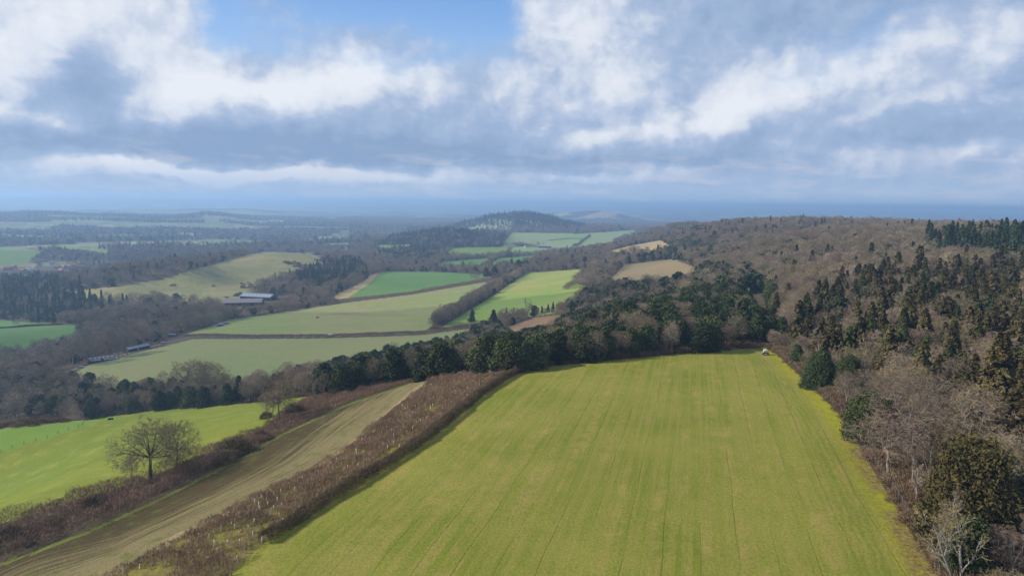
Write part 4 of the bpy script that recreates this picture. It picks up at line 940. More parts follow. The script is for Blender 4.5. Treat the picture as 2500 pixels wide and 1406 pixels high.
# the tall spruces on the skyline are few enough to be single trees
def spruces(x, y, z, s):
    idx = np.argsort(np.hypot(x, y))[:180]; idx = idx[np.argsort(proj(x[idx], y[idx], z[idx])[0])]
    for i, k in enumerate(idx):
        o = bpy.data.objects.new('spruce_tree', JOIN['spruce'][RG.randint(3)]); COL.objects.link(o); q = RG.uniform(.9, 1.3)
        o.location = (x[k], y[k], z[k]-.3); o.rotation_euler = (0, 0, RG.rand()*6.28); o.scale = (q*1.05, q*1.05, q*RG.uniform(.85, 1.1))
        tag(o, 'tall green spruce on the right skyline, %s from the left' % ordn(i) if i < 98 else 'tall green spruce packed in the stand at the right edge of skyline', 'spruce tree', 'spruce stand on the right skyline')
sx = [a[spr] for a in (x, y, z, s)]
x2, y2, z2, wh2, s2, D2, u2, v2 = far_zone(1000, 2700, 10.5, 1.12)
sp2 = pin(Z_SPR, u2, v2) & (D2 < 1500) & (wh2 >= 8)
sx = [np.concatenate([a, b[sp2]]) for a, b in zip(sx, (x2, y2, z2, s2))]
print('spruces', len(sx[0])); spruces(*sx)
mass('ridge_woodland', 'bare woodland running back along the ridge', (u2 > 1400) & ~sp2, x2, y2, z2, wh2, s2, C_FAR)
mass('middle_woodland', 'woods and tree lines between the middle distance fields', (u2 <= 1400), x2, y2, z2, wh2, s2, C_FAR)
x, y, z, wh, s, D, u, v = far_zone(2700, 7500, 19, 1.6)
mass('hill_woodland', 'dark trees clothing the far hill and the country round it', u > 1000, x, y, z, wh, s, C_FAR)
mass('vale_woodland', 'blue distant woods across the vale at left', u <= 1000, x, y, z, wh, s, C_FAR)
# ------------------------------------------------------------------ hedges, scrub and planting strip
def along(poly_px, step):
    q = cast([a[0] for a in poly_px], [a[1] for a in poly_px])[:, :2]; L = np.hypot(*(q[1:]-q[:-1]).T); c = np.concatenate([[0], np.cumsum(L)])
    n_ = max(2, int(c[-1]/step)); t = np.linspace(0, c[-1], n_); return np.stack([np.interp(t, c, q[:, 0]), np.interp(t, c, q[:, 1])], -1), c[-1]
def hedge(name, label, path_px, w, h, dens, mat, tl=.5, tw=.04, cat='hedge', group=None, var=.35, seed=1, hfun=None, jag=9., up=.35):
    rg = np.random.RandomState(seed); c, L = along(path_px, 1.0); N = int(L*dens)
    t = rg.rand(N)*(len(c)-1.001); i = t.astype(int); f = (t-i)[:, None]; p = c[i]*(1-f)+c[i+1]*f; tg = unit(c[np.minimum(i+1, len(c)-1)]-c[i]); nr = np.stack([tg[:, 1], -tg[:, 0]], -1)
    a = rg.uniform(-.25, 1, N)*math.pi*.5; a = rg.uniform(0, math.pi, N); s = t/len(c)*L
    hh = h*(1+var*(vnoise(s/jag+seed, s*0+seed)-.5)*2.4+.3*(vnoise(s/2.2, s*0+3)-.5)); ww = w*(1+var*(vnoise(s/6+9, s*0+seed)-.5)*2)
    if hfun is not None: k = hfun(s/L); hh = hh*k; ww = ww*(.4+.6*k)
    rr = rg.uniform(.5, 1, N)**.6
    o2 = np.cos(a)*ww/2*rr; zz = np.sin(a)**.7*hh*rr
    X = p+nr*o2[:, None]; P3 = np.stack([X[:, 0], X[:, 1], H(X[:, 0], X[:, 1])+zz], -1)
    nn = np.stack([nr[:, 0]*np.cos(a), nr[:, 1]*np.cos(a), np.sin(a)], -1)
    me = twig_mass(rg, P3, nn, tl, tw, mat, name, up, np.clip(.15+.5*vnoise(s/3.1, s*0)+.35*rg.rand(N), 0, 1)); o = bpy.data.objects.new(name, me); COL.objects.link(o); tag(o, label, cat, group)
    return o
hedge('hedge', 'dense dark brown hedge casting shade along the left side of big field', [(642,1326),(700,1290),(780,1235),(900,1165),(1040,1075),(1160,975),(1225,930),(1272,908)], 2.6, 2.0, 620, 'hedge', .5, .04, seed=3, var=.22)
def area_mass(name, label, wp, dens, hfun, mat, tl, tw, seed, cat='hedge', kind=None, up=.4):
    rg = np.random.RandomState(seed); lo = wp.min(0); hi = wp.max(0); A = (hi-lo).prod(); N = int(min(A*dens, 900000)); X = lo+rg.rand(N, 2)*(hi-lo); k = inside(wp, X[:, 0], X[:, 1]); X = X[k]
    g_ = H(X[:, 0], X[:, 1]); u, v, w = proj(X[:, 0], X[:, 1], g_); k = (u > -80) & (u < 2580) & (v < 1560); X, g_ = X[k], g_[k]
    hh = hfun(X[:, 0], X[:, 1]); k = hh > .05; X, g_, hh = X[k], g_[k], hh[k]
    zz = hh*rg.uniform(0, 1, len(X))**.55; P3 = np.stack([X[:, 0], X[:, 1], g_+zz], -1); nn = np.stack([np.zeros(len(X)), np.zeros(len(X)), np.ones(len(X))], -1)
    me = twig_mass(rg, P3, nn, tl, tw, mat, name, up); o = bpy.data.objects.new(name, me); COL.objects.link(o); tag(o, label, cat if not kind else None, None, kind); print(name, len(X)); return o
def domes(wp, n_, r0, r1, h0, h1, seed):
    rg = np.random.RandomState(seed); lo = wp.min(0); hi = wp.max(0); C = lo+rg.rand(n_*6, 2)*(hi-lo); C = C[inside(wp, C[:, 0], C[:, 1])]
    u, v, w = proj(C[:, 0], C[:, 1], H(C[:, 0], C[:, 1])); C = C[(u > -150) & (u < 2600) & (v < 1700)][:n_]; Rr = rg.uniform(r0, r1, len(C)); Hh = rg.uniform(h0, h1, len(C))*(.5+.5*Rr/r1)
    def f(x, y):
        out = np.zeros(len(x))
        for (a, b), r, h in zip(C, Rr, Hh):
            k = (np.abs(x-a) < r) & (np.abs(y-b) < r); d = ((x[k]-a)**2+(y[k]-b)**2)/r**2; out[k] = np.maximum(out[k], h*np.sqrt(np.clip(1-d, 0, 1)))
        return out
    return f
D2 = domes(WH2, 420, 1.2, 4.2, 1.4, 4.2, 77)
def h2(x, y):
    u, v, _ = proj(x, y, H(x, y)); k = np.clip(1.0-(u-500)/330, .26, 1)
    return (np.clip(D2(x, y), .35, 4)+.5*vnoise(x/1.5, y/1.5))*k
def h2_old(x, y):
    b = vnoise(x/5.5+3, y/5.5); c = vnoise(x/2.4, y/2.4+8); return np.clip((b-.30)*3.6+(c-.25)*1.8, .2, 3.4)
area_mass('hedge', 'wild bramble and thorn hedge between the left pasture and the stubble', WH2, 42, h2, 'bramble', .6, .055, 5)
# bushes standing out of it
for i, (a, b, hp, var_) in enumerate([(235,1245,46,0),(300,1215,30,2),(575,1110,50,1),(640,1075,44,0),(120,1290,40,3),(30,1325,52,1),(720,1010,50,2),(820,965,30,0),(545,1130,40,3),(470,1150,34,1),(880,955,24,2),(650,1020,30,1)]):
    q = P(a, b); w = proj(*q)[2]; s_ = hp*w/F/2.6*(.62 if a > 600 else .95)
    o = bpy.data.objects.new('bush', BUSH[var_]); COL.objects.link(o); o.location = (q[0], q[1], q[2]-.1); o.scale = (s_*1.2, s_*1.2, s_); o.rotation_euler = (0, 0, i*1.3)
    tag(o, '%s leafless thorn bush from the left along the bramble hedge' % ordn(sorted([235,300,575,640,120,30,720,820,545,470,880,650]).index(a)), 'bush', 'thorn bushes in the bramble hedge')
WSTRIP = [p for c, p in POLYS if c == 'planting_strip'][0]
D3 = domes(WSTRIP, 900, .7, 2.3, .6, 1.6, 78)
def h3(x, y):
    n_ = fbm(x/4.2, y/4.2, 3); e_ = seg_dist(STRIP_L, x, y); return np.where((n_ > -.12) | (e_ < 2.2), D3(x, y)+.22+.2*vnoise(x, y), 0)
area_mass('brambles', 'brown bramble thicket covering the planted strip', WSTRIP, 60, h3, 'bramble', .55, .05, 8, kind='stuff')
# pale tubes round the saplings
def guard_mesh():
    V = []; Fq = []; r = .07; hgt = 1.0; ns = 8
    for z_, rr in ((0, r), (hgt, r*1.02), (hgt, r*.8), (hgt-.15, r*.8)):
        for k in range(ns): V.append((rr*math.cos(k*6.283/ns), rr*math.sin(k*6.283/ns), z_))
    for j in range(3):
        for k in range(ns): Fq.append((j*ns+k, j*ns+(k+1) % ns, (j+1)*ns+(k+1) % ns, (j+1)*ns+k))
    return mesh_obj('#guard', V, Fq, plain('guard_plastic', (.62,.57,.46), .6, .12), smooth=True)
def sap_mesh(seed):
    rg = np.random.RandomState(seed); P0, R0 = limbs(rg, np.array([[0, 0, 0.]]), np.array([[0, 0, 1.]]), np.array([1.9]), np.array([.018]), .4, 5, .08, .05)
    s, d, l, r = spawn(rg, P0, R0, 9, .4, .6, .3, np.array([1.9])); P1, R1 = limbs(rg, s, d, l, np.full(len(s), .014), .6, 2, .15, .1)
    return finish('sapling', [prisms(*segs(P0, R0)), prisms(*segs(P1, R1))], VM['twigs'], lambda V: np.full(len(V), .6), 0)
GM = guard_mesh(); SAP = [sap_mesh(3), sap_mesh(4)]; stake_m = mesh_obj('#stake', *(lambda b: (b, [(0,1,3,2),(4,6,7,5),(0,4,5,1),(2,3,7,6),(0,2,6,4),(1,5,7,3)]))([(.09+dx, dy, dz) for dz in (-.2, 1.05) for dy in (-.02, .02) for dx in (-.02, .02)]), plain('stake_wood', (.30,.24,.17)), smooth=False)
a_, b_ = STRIP_L[0], STRIP_L[3]; tg = unit(np.array([a_-b_]))[0]; nr_ = np.array([tg[1], -tg[0]]); pts = []
for i in range(-60, 120):
    for j in range(-6, 16):
        q = b_+tg*i*2.55+nr_*(j*2.5+.4)+RG.normal(0, .28, 2)
        pts.append(q)
pts = np.array(pts); k = inside(WSTRIP, pts[:, 0], pts[:, 1]) & (seg_dist(STRIP_L, pts[:, 0], pts[:, 1]) > 1.5); pts = pts[k]; hz = H(pts[:, 0], pts[:, 1]); u, v, w = proj(pts[:, 0], pts[:, 1], hz); k = (v < 1400) & (u > 0) & (RG.rand(len(u)) < .86); pts, hz, u, w = pts[k], hz[k], u[k], w[k]
o_ = np.argsort(w)[:295]; print('guards', len(pts)); rows = {}
for i in o_: rows.setdefault(int(w[i]//9), []).append(i)
for r_, L in sorted(rows.items()):
    L.sort(key=lambda i: u[i])
    for c_, i in enumerate(L):
        o = bpy.data.objects.new('tree_guard', GM); COL.objects.link(o); o.location = (pts[i, 0], pts[i, 1], hz[i]-.03); o.rotation_euler = (RG.normal(0, .05), RG.normal(0, .05), RG.rand()*6); sc = RG.uniform(.85, 1.15); o.scale = (1, 1, sc)
        tag(o, 'pale sapling tube, %s from left in the %s row up the planted strip' % (ordn(c_), ordn(sorted(rows).index(r_))), 'tree guard', 'sapling tubes in the planted strip')
        c = bpy.data.objects.new('stake', stake_m); COL.objects.link(c); c.parent = o
        c = bpy.data.objects.new('sapling', SAP[i % 2]); COL.objects.link(c); c.parent = o
# scrub under the wood edges
def scrub(name, label, d0, d1, cell, cond, size):
    x, y = jitter(d0, d1, cell); c, _ = cover(x, y); k = (c == 0) & cond(x, y); x, y = x[k], y[k]; z = H(x, y); k = seen(x, y, z+2, 30); x, y, z = x[k], y[k], z[k]
    s = (RG.uniform(.6, 1.4, len(x))*size)[:, None]*np.ones((1, 3)); o = scatter(name, np.stack([x, y, z-.05], -1), RG.randint(0, 3, len(x)), s, C_SCRUB, RG); tag(o, label, kind='stuff'); print(name, len(x))
def c1(x, y): f_ = fence_side(x, y); return (f_ > .9) & (f_ < 45)
scrub('undergrowth', 'grey brown undergrowth filling the wood edge behind the fence', 70, 330, 1.7, c1, 1.35)
def c2(x, y): f_ = fence_side(x, y); return (f_ < -1) & ~inside(WH2, x, y) & (fbm(x/9, y/9, 2) > -.22)
scrub('belt_undergrowth', 'brown undergrowth at the foot of the evergreen belt', 190, 470, 2.8, c2, 1.15)
# hedges in the valley
vh = [('clipped hedge below the bright emerald field', [(800,744),(872,730),(1000,716),(1136,692),(1195,681),(1250,670)], 5, 3.2),
 ('field hedge climbing between the two far emerald crops', [(1160,656),(1185,645),(1212,630)], 5, 3.5),
 ('hedge between the green pasture and the emerald crops', [(1060,638),(1140,634),(1225,628),(1330,622),(1400,618)], 12, 7),
 ('hedge along the top of the pale fields', [(1400,602),(1420,590),(1440,576)], 9, 6),
 ('low hedge line on the far left green field', [(0,802),(60,798),(150,793)], 2, 1.5),
 ('thin hedge between pale upper fields', [(1340,588),(1390,583),(1425,584)], 5, 3),
 ('hedge on the right end of the emerald crops', [(1347,640),(1360,624)], 6, 4)]
for i, (lb, pth, w_, h_) in enumerate(vh):
    hedge('hedge', lb, pth, w_, h_, 45 if i < 5 else 25, 'hedge' if i != 0 else 'bramble', 1.4 if i else .9, .35 if i else .16, seed=20+i, jag=20.)
def row_trees():
    rg = np.random.RandomState(5); c, L = along([(1062,794),(1100,772),(1160,735),(1215,698),(1272,668)], 5.2); pts = []
    for q in c:
        for k in range(2): pts.append(q+rg.normal(0, 2.0, 2))
    pts = np.array(pts); z = H(pts[:, 0], pts[:, 1]); s = rg.uniform(.75, 1.15, (len(pts), 1))*np.ones((1, 3)); s[:, :2] *= .9
    o = scatter('tree_row', np.stack([pts[:, 0], pts[:, 1], z-.2], -1), rg.randint(0, 4, len(pts)), s, C_NEAR, rg); tag(o, 'long row of bare trees crossing the valley fields diagonally', kind='stuff')
    hedge('hedge', 'hedge at the foot of the long diagonal tree row', [(1062,794),(1100,772),(1160,735),(1215,698),(1272,668)], 6, 4, 160, 'hedge', 1.0, .12, seed=33)
row_trees()
# second woody strip on the right of the sunny field
hedge('hedge', 'broad grey thicket on the right side of the sunny field', [(1405,705),(1430,690),(1462,662),(1485,640),(1500,625)], 30, 9, 260, 'twigs', 1.4, .16, seed=35)
hedge('hedge', 'scrubby hedge with brambles beside the valley track', [(1050,806),(1100,802),(1150,795),(1195,789)], 5, 2.2, 160, 'bramble', .7, .12, seed=36)
# scattered gorse and thorn on the grassy down
def down_bushes():
    wp = [p for c, p in POLYS if c == 'down_grass'][0]; rg = np.random.RandomState(9); lo = wp.min(0); hi = wp.max(0); X = lo+rg.rand(9000, 2)*(hi-lo); k = inside(wp, X[:, 0], X[:, 1]); X = X[k]
    u, v, w = proj(X[:, 0], X[:, 1], H(X[:, 0], X[:, 1])); n_ = fbm(X[:, 0]/55, X[:, 1]/55, 3); low = (v > 655+(560-u)*.12) & (u > 480)
    k = ((n_ > .05) & low) | (rg.rand(len(X)) < .004); X = X[k]; z = H(X[:, 0], X[:, 1]); s = rg.uniform(1.2, 3.2, (len(X), 1))*np.array([[1, 1, .9]])
    o = scatter('down_scrub', np.stack([X[:, 0], X[:, 1], z-.1], -1), rg.randint(0, 3, len(X)), s, C_SCRUB, rg); tag(o, 'dark thorn scrub dotted over the grassy down', kind='stuff'); print('down', len(X))
down_bushes()
# ------------------------------------------------------------------ buildings, vehicles, fences, animals
BM = {
 'dark_board': plain('dark_boarding', (.030,.034,.038), .7, .3, 1.5), 'sheet': plain('grey_sheet_roof', (.17,.20,.24), .5, .22, .8), 'sheet2': plain('brown_grey_roof', (.16,.14,.14), .6, .25, .8),
 'rooflight': plain('pale_rooflight', (.40,.45,.47), .4, .12, 1.), 'opening': plain('dark_opening', (.012,.013,.016), .8, .2), 'green_wall': plain('dark_green_cladding', (.035,.07,.07), .6, .3),
 'white': plain('white_paint', (.72,.72,.70), .5, .08), 'glass': plain('dark_glass', (.03,.04,.05), .15, .1, 2., .5), 'rubber': plain('black_rubber', (.02,.02,.02), .8, .2), 'steel': plain('galvanised_steel', (.38,.39,.40), .45, .2, 4., .5, .6),
 'rust': plain('rusty_brown_panel', (.045,.032,.028), .7, .3, 2.), 'tank': plain('cream_tank_plastic', (.40,.385,.33), .5, .1, 2.), 'blue': plain('blue_cover', (.03,.11,.36), .5, .3, 2.), 'slate': plain('slate_roof', (.13,.11,.11), .6, .3, 2.),
 'tile': plain('red_brown_tiles', (.24,.11,.08), .7, .3, 2.), 'brick': plain('brick_wall', (.30,.15,.10), .8, .25, 2.), 'render': plain('pale_render', (.62,.60,.55), .8, .1, 1.), 'post': plain('weathered_post', (.20,.17,.135), .8, .3, 6.),
 'wire': plain('fence_wire', (.28,.29,.30), .5, .15, 4., .4, .4), 'wool': plain('white_wool', (.62,.58,.50), .95, .12, 8.), 'wood': plain('cut_timber', (.24,.13,.07), .8, .35, 5.), 'greenbox': plain('dull_blue_green_paint', (.05,.10,.13), .6, .25, 2.), 'red': plain('dull_red_paint', (.20,.05,.05), .6, .3, 2.),
}
class MB:
    def __init__(s): s.v = []; s.f = []
    def box(s, x0, x1, y0, y1, z0, z1):
        o = len(s.v); s.v += [(x, y, z) for z in (z0, z1) for y in (y0, y1) for x in (x0, x1)]; s.f += [tuple(o+i for i in q) for q in ((0,2,3,1),(4,5,7,6),(0,1,5,4),(2,6,7,3),(0,4,6,2),(1,3,7,5))]; return s
    def poly(s, pts, faces): o = len(s.v); s.v += pts; s.f += [tuple(o+i for i in q) for q in faces]; return s
    def slab(s, a, b, c, d, t):     # quad with thickness t upwards
        n_ = (Vector(b)-Vector(a)).cross(Vector(d)-Vector(a)).normalized()*t; lo = [Vector(q) for q in (a, b, c, d)]; hi = [q+n_ for q in lo]
        return s.poly([tuple(q) for q in lo+hi], [(3,2,1,0),(4,5,6,7),(0,1,5,4),(1,2,6,5),(2,3,7,6),(3,0,4,7)])
    def cyl(s, p, q, r, n_=12, r2=None):
        p = np.array([p], float); q = np.array([q], float); V, Fq = prisms(p, q, np.array([r], float), np.array([r2 if r2 is not None else r], float), n_)
        o = len(s.v); s.v += [tuple(a) for a in V]; s.f += [tuple(int(i)+o for i in a) for a in Fq]; s.f += [tuple(o+i for i in range(n_))[::-1], tuple(o+n_+i for i in range(n_))]; return s
    def build(s, name, mat, parent=None, bevel=0., smooth=False):
        me = bpy.data.meshes.new(name); me.from_pydata([tuple(map(float, q)) for q in s.v], [], s.f); me.materials.append(mat); me.update()
        o = bpy.data.objects.new(name, me); COL.objects.link(o); o.parent = parent
        if smooth:
            for p_ in me.polygons: p_.use_smooth = len(p_.vertices) == 4
        if bevel: b = o.modifiers.new('bevel', 'BEVEL'); b.width = bevel; b.segments = 2; b.limit_method = 'ANGLE'
        return o
def thing(name, label, cat, px=None, py=None, rz=0., group=None, loc=None):
    o = bpy.data.objects.new(name, None); o.empty_display_size = .5; COL.objects.link(o); q = P(px, py) if loc is None else loc
    o.location = (q[0], q[1], q[2]); o.rotation_euler = (0, 0, rz); return tag(o, label, cat, group)
def dirpx(a, b):
    p, q = P(*a), P(*b); return math.atan2(q[1]-p[1], q[0]-p[0]), math.hypot(q[0]-p[0], q[1]-p[1]), p, q
def gable(root, L, Wd, hw, hr, wall, roof, over=.4, lights=0, openings=(), lm='rooflight'):
    """ridge along local x, centred"""
    MB().poly([(-L/2,-Wd/2,-1),(L/2,-Wd/2,-1),(L/2,Wd/2,-1),(-L/2,Wd/2,-1),(-L/2,-Wd/2,hw),(L/2,-Wd/2,hw),(L/2,Wd/2,hw),(-L/2,Wd/2,hw),(-L/2,0,hr),(L/2,0,hr)],
        [(0,1,5,4),(1,2,6,9,5),(2,3,7,6),(3,0,4,8,7)]).build('wall', BM[wall], root)
    e_ = (hr-hw)/(Wd/2)*over; rf = MB().slab((-L/2-over,-Wd/2-over,hw-e_+.03),(L/2+over,-Wd/2-over,hw-e_+.03),(L/2+over,0,hr+.03),(-L/2-over,0,hr+.03),.14).slab((-L/2-over,0,hr+.031),(L/2+over,0,hr+.031),(L/2+over,Wd/2+over,hw-e_+.031),(-L/2-over,Wd/2+over,hw-e_+.031),.14).build('roof', BM[roof], root)
    sl = math.atan2(hr-hw, Wd/2)
    for k in range(lights):
        x = -L/2+L*(k+.5)/lights; w_ = min(1.3, L/lights*.28)
        for sg in (-1, 1):
            y0, y1 = sg*Wd*.12, sg*Wd*.40; z = lambda y: hr+.03-(hr-hw)/(Wd/2)*abs(y)+.19
            pts = [(x-w_/2, y0, z(y0)), (x+w_/2, y0, z(y0)), (x+w_/2, y1, z(y1)), (x-w_/2, y1, z(y1))]
            if sg < 0: pts = pts[::-1]
            MB().slab(*pts, .03).build('rooflight', BM[lm], rf)
    for i, (side, a, w_, z0, z1, nm, mt) in enumerate(openings):
        x = -L/2+L*a
        if side in ('s', 'n'):
            y = -Wd/2-.06 if side == 's' else Wd/2+.0; MB().box(x-w_/2, x+w_/2, y, y+.06, z0, z1).build(nm, BM[mt], root)
        else:
            xx = -L/2-.06 if side == 'w' else L/2; y = -Wd/2+Wd*a; MB().box(xx, xx+.06, y-w_/2, y+w_/2, z0, z1).build(nm, BM[mt], root)
def doors(n_, z1, w_, mt='opening', nm='opening', side='s', z0=.0): return [(side, (k+.5)/n_, w_, z0, z1, nm, mt) for k in range(n_)]
# two long dark sheds above the vineyard
a, L, p, q = dirpx((222,886),(272,877)); r = thing('long_shed', 'long low dark shed with stained roof and lean-tos, the nearer left one', 'shed', loc=((p[0]+q[0])/2, (p[1]+q[1])/2, (p[2]+q[2])/2), rz=a)
L = max(18, min(L, 30)); gable(r, L, 6.5, 2.8, 3.9, 'dark_board', 'sheet2', .4, 6, doors(5, 2.2, L/8)+[('w', .5, 2.2, 0, 2.3, 'opening', 'opening')])
MB().slab((-L/2+1, -6.2, 2.0), (-L*.05, -6.2, 2.0), (-L*.05, -3.3, 2.6), (-L/2+1, -3.3, 2.6), .1).build('lean_to_roof', BM['sheet'], r)
MB().slab((L*.05, -6.0, 1.9), (L/2+2, -6.0, 1.9), (L/2+2, -3.3, 2.5), (L*.05, -3.3, 2.5), .1).build('lean_to_roof', BM['sheet'], r)
for k in range(7): MB().box(-L/2+1+k*(L+1)/6-.08, -L/2+1+k*(L+1)/6+.08, -6.05, -5.9, -1, 2.0).build('post', BM['post'], r)
a, L, p, q = dirpx((308,861),(360,849)); r = thing('long_shed', 'long dark shed with plain pale grey roof, the farther right one', 'shed', loc=((p[0]+q[0])/2, (p[1]+q[1])/2, (p[2]+q[2])/2), rz=a)
L = max(18, min(L, 30)); gable(r, L, 7, 3.0, 4.3, 'dark_board', 'sheet', .4, 0, doors(4, 2.0, L/11)+[('w', .5, 2.6, 0, 2.6, 'opening', 'opening'), ('s', .42, 1.8, .9, 2.2, 'window', 'rooflight')])
# barns
q = P(596,745); r = thing('barn', 'wide barn with brown grey roof, nearer of the two valley barns', 'barn', loc=q, rz=R(12)); gable(r, 50, 24, 5.5, 9.5, 'green_wall', 'sheet2', .8, 0, doors(6, 4.5, 5)+[('w', .5, 8, 0, 5, 'opening', 'opening')])
q = P(632,732); r = thing('barn', 'barn with pale blue grey roof and rooflights, behind the brown roofed barn', 'barn', loc=q, rz=R(-14)); gable(r, 50, 20, 6, 9.5, 'green_wall', 'sheet', .8, 8, doors(7, 4.5, 5)+[('e', .5, 7, 0, 5, 'opening', 'opening')])
# houses of the village, farm and cottages
def house(px, py, L, Wd, hw, hr, rz, wall, roof, label, group=None, cat='house'):
    r = thing('house', label, cat, px, py, rz, group); gable(r, L, Wd, hw, hr, wall, roof, .4, 0, [('s', .25, 1.2, .9, 2.1, 'window', 'glass'), ('s', .75, 1.2, .9, 2.1, 'window', 'glass'), ('s', .5, 1.1, 0, 2.1, 'door', 'opening'), ('s', .25, 1.2, 3.2, 4.3, 'window', 'glass'), ('s', .75, 1.2, 3.2, 4.3, 'window', 'glass')])
    c = MB().box(L*.3, L*.3+.9, -.45, .45, hr-.8, hr+1.4).build('chimney', BM['brick'], r); return r
VL = [(20,660,'brick','tile'),(32,655,'brick','tile'),(70,662,'render','slate'),(82,660,'render','slate'),(122,627,'render','slate'),(128,648,'render','slate'),(132,645,'render','slate'),(150,628,'render','slate'),(186,629,'brick','tile'),(192,627,'brick','tile'),
 (140,656,'brick','tile'),(155,655,'brick','slate'),(170,654,'brick','tile'),(185,652,'brick','tile'),(200,655,'brick','slate'),(150,664,'brick','tile'),(165,668,'brick','slate'),(180,677,'render','slate'),(190,678,'render','tile'),(186,668,'brick','tile'),(205,664,'brick','tile'),(250,642,'render','slate'),(310,656,'render','slate'),(55,664,'brick','tile'),(100,640,'brick','tile'),(318,657,'render','slate'),(176,659,'brick','slate'),(195,646,'brick','tile')]
VL.sort(); nr = {}
for i, (px, py, w_, rf) in enumerate(VL):
    k = (w_, rf); nr[k] = nr.get(k, 0)+1; big = RG.uniform(.9, 1.5)
    house(px, py, 13*big, 8, 5.2, 8.6, RG.uniform(-.6, .6), w_, rf, '%s house with %s roof, %s such from left in the valley village' % ({'brick': 'brick', 'render': 'pale'}[w_], {'tile': 'reddish', 'slate': 'grey'}[rf], ordn(nr[k]-1)), 'houses of the valley village')
house(1288, 604, 22, 10, 4, 8, .2, 'render', 'slate', 'pale farmhouse at the left end of the distant farm', 'distant farm buildings')
house(1306, 603, 14, 9, 4, 7, -.2, 'brick', 'tile', 'small brick house in the middle of the distant farm', 'distant farm buildings')
r = thing('farm_barn', 'long low dark roofed barn at the right end of the distant farm', 'barn', 1330, 605, .05, 'distant farm buildings'); gable(r, 42, 14, 4.5, 8, 'dark_board', 'sheet', .6, 0, doors(6, 3.5, 4))
house(1040, 638, 16, 9, 5.5, 9, .3, 'render', 'slate', 'white gabled cottage, left of two beyond the emerald field', 'white cottages')
house(1050, 637, 14, 9, 5.5, 9, -.5, 'render', 'slate', 'white gabled cottage, right of two beyond the emerald field', 'white cottages')
# vehicles and stores
def car(px, py, rz, body, label, group=None, van=False, cat='car', scale=1.):
    r = thing('van' if van else 'parked_car', label, cat, px, py, rz, group); h = 1.0 if not van else 1.2
    prof = [(-2.15,.35),(2.15,.35),(2.2,.75),(1.9,h),(1.0,h+.05),(.45,1.45),(-1.3,1.5),(-1.95,h+.1),(-2.2,.8)] if not van else [(-2.4,.35),(2.4,.35),(2.45,.9),(2.2,1.15),(1.5,1.25),(1.0,1.95),(-2.3,2.0),(-2.45,1.2)]
    n_ = len(prof); MB().poly([(x, -.85, z) for x, z in prof]+[(x, .85, z) for x, z in prof], [tuple(range(n_)), tuple(range(2*n_-1, n_-1, -1))]+[(i, n_+i, n_+(i+1) % n_, (i+1) % n_) for i in range(n_)]).build('body', BM[body], r, .06)
    for y in (-.86, .83): MB().box(-1.2 if not van else .2, .5 if not van else 1.1, y, y+.03, 1.02 if not van else 1.3, 1.38 if not van else 1.8).build('window', BM['glass'], r)
    for x in (-1.4, 1.4):
        for y in (-.9, .7): MB().cyl((x, y, .34), (x, y+.2, .34), .34, 14).build('wheel', BM['rubber'], r)
    r.scale = (scale,)*3; return r
car(198, 898, .15, 'steel', 'silver car parked on the yard left of the near long shed')
car(808, 822, .1, 'white', 'white pickup van standing on the valley track', van=True, cat='van', scale=1.15)
car(712, 737, .4, 'white', 'white van parked right of the pale roofed barn', van=True, cat='van', scale=1.3)
car(738, 735, -.3, 'white', 'white van parked farther right of the barns', van=True, cat='van', scale=1.2)
def boxstore(px, py, rz, L, W_, h, mat, label, name, cat):
    r = thing(name, label, cat, px, py, rz); MB().box(-L/2, L/2, -W_/2, W_/2, .15, h).build('body', BM[mat], r, .05)
    ribs = MB()
    for k in range(int(L/.4)): x = -L/2+.2+k*.4; ribs.box(x-.05, x+.05, -W_/2-.04, -W_/2-.003, .3, h-.15)
    ribs.build('ribs', BM[mat], r); MB().slab((-L/2-.1, -W_/2-.1, h+.003), (L/2+.1, -W_/2-.1, h+.003), (L/2+.1, W_/2+.1, h+.1), (-L/2-.1, W_/2+.1, h+.1), .06).build('roof', BM['sheet'], r)
    MB().box(-L/2-.05, -L/2-.003, -W_/2+.15, W_/2-.15, .2, h-.1).build('door', BM[mat], r); return r
boxstore(420, 823, .05, 8, 3, 2.9, 'greenbox', 'blue green store container at the left end of the valley track', 'store_container', 'container')
boxstore(538, 796, .5, 6, 3, 2.2, 'blue', 'bright blue covered store on the left edge of the valley field', 'store_container', 'container')
boxstore(550, 792, .5, 7, 3, 2.2, 'sheet', 'grey store beside the bright blue one by the valley field', 'store_container', 'container')
boxstore(398, 839, .3, 4, 2, 1.2, 'red', 'low dull red skip on the bank right of the farther shed', 'skip', 'skip')
# tank trailer in the field corner
r = thing('tank_trailer', 'small trailer with a cream tank over dark side panels, parked in the far corner', 'trailer', 1869, 866, R(-8)); r.scale = (.88,)*3
MB().box(-.95, .95, -1.0, 1.0, .45, 1.12).build('side_panel', BM['rust'], r, .03)
MB().box(-.9, .9, -1.2, 1.2, .34, .44).build('chassis', BM['steel'], r)
tk = MB(); prof = [(-.88, 1.13), (.88, 1.13), (.88, 1.75), (.62, 2.1), (-.62, 2.1), (-.88, 1.75)]; n_ = 6
tk.poly([(x, -.95, z) for x, z in prof]+[(x, .95, z) for x, z in prof], [tuple(range(6)), tuple(range(11, 5, -1))]+[(i, 6+i, 6+(i+1) % 6, (i+1) % 6) for i in range(6)]); t_ = tk.build('tank', BM['tank'], r, .07)
MB().cyl((0, 0, 2.1), (0, 0, 2.25), .28, 16).build('lid', BM['white'], t_)
for k in (-.5, .5): MB().box(-.92, .92, k-.03, k+.03, 1.2, 1.26).build('strap', BM['steel'], t_)
MB().box(-.5, .3, -1.04, -1.005, .5, .66).build('number_plate', BM['white'], r)
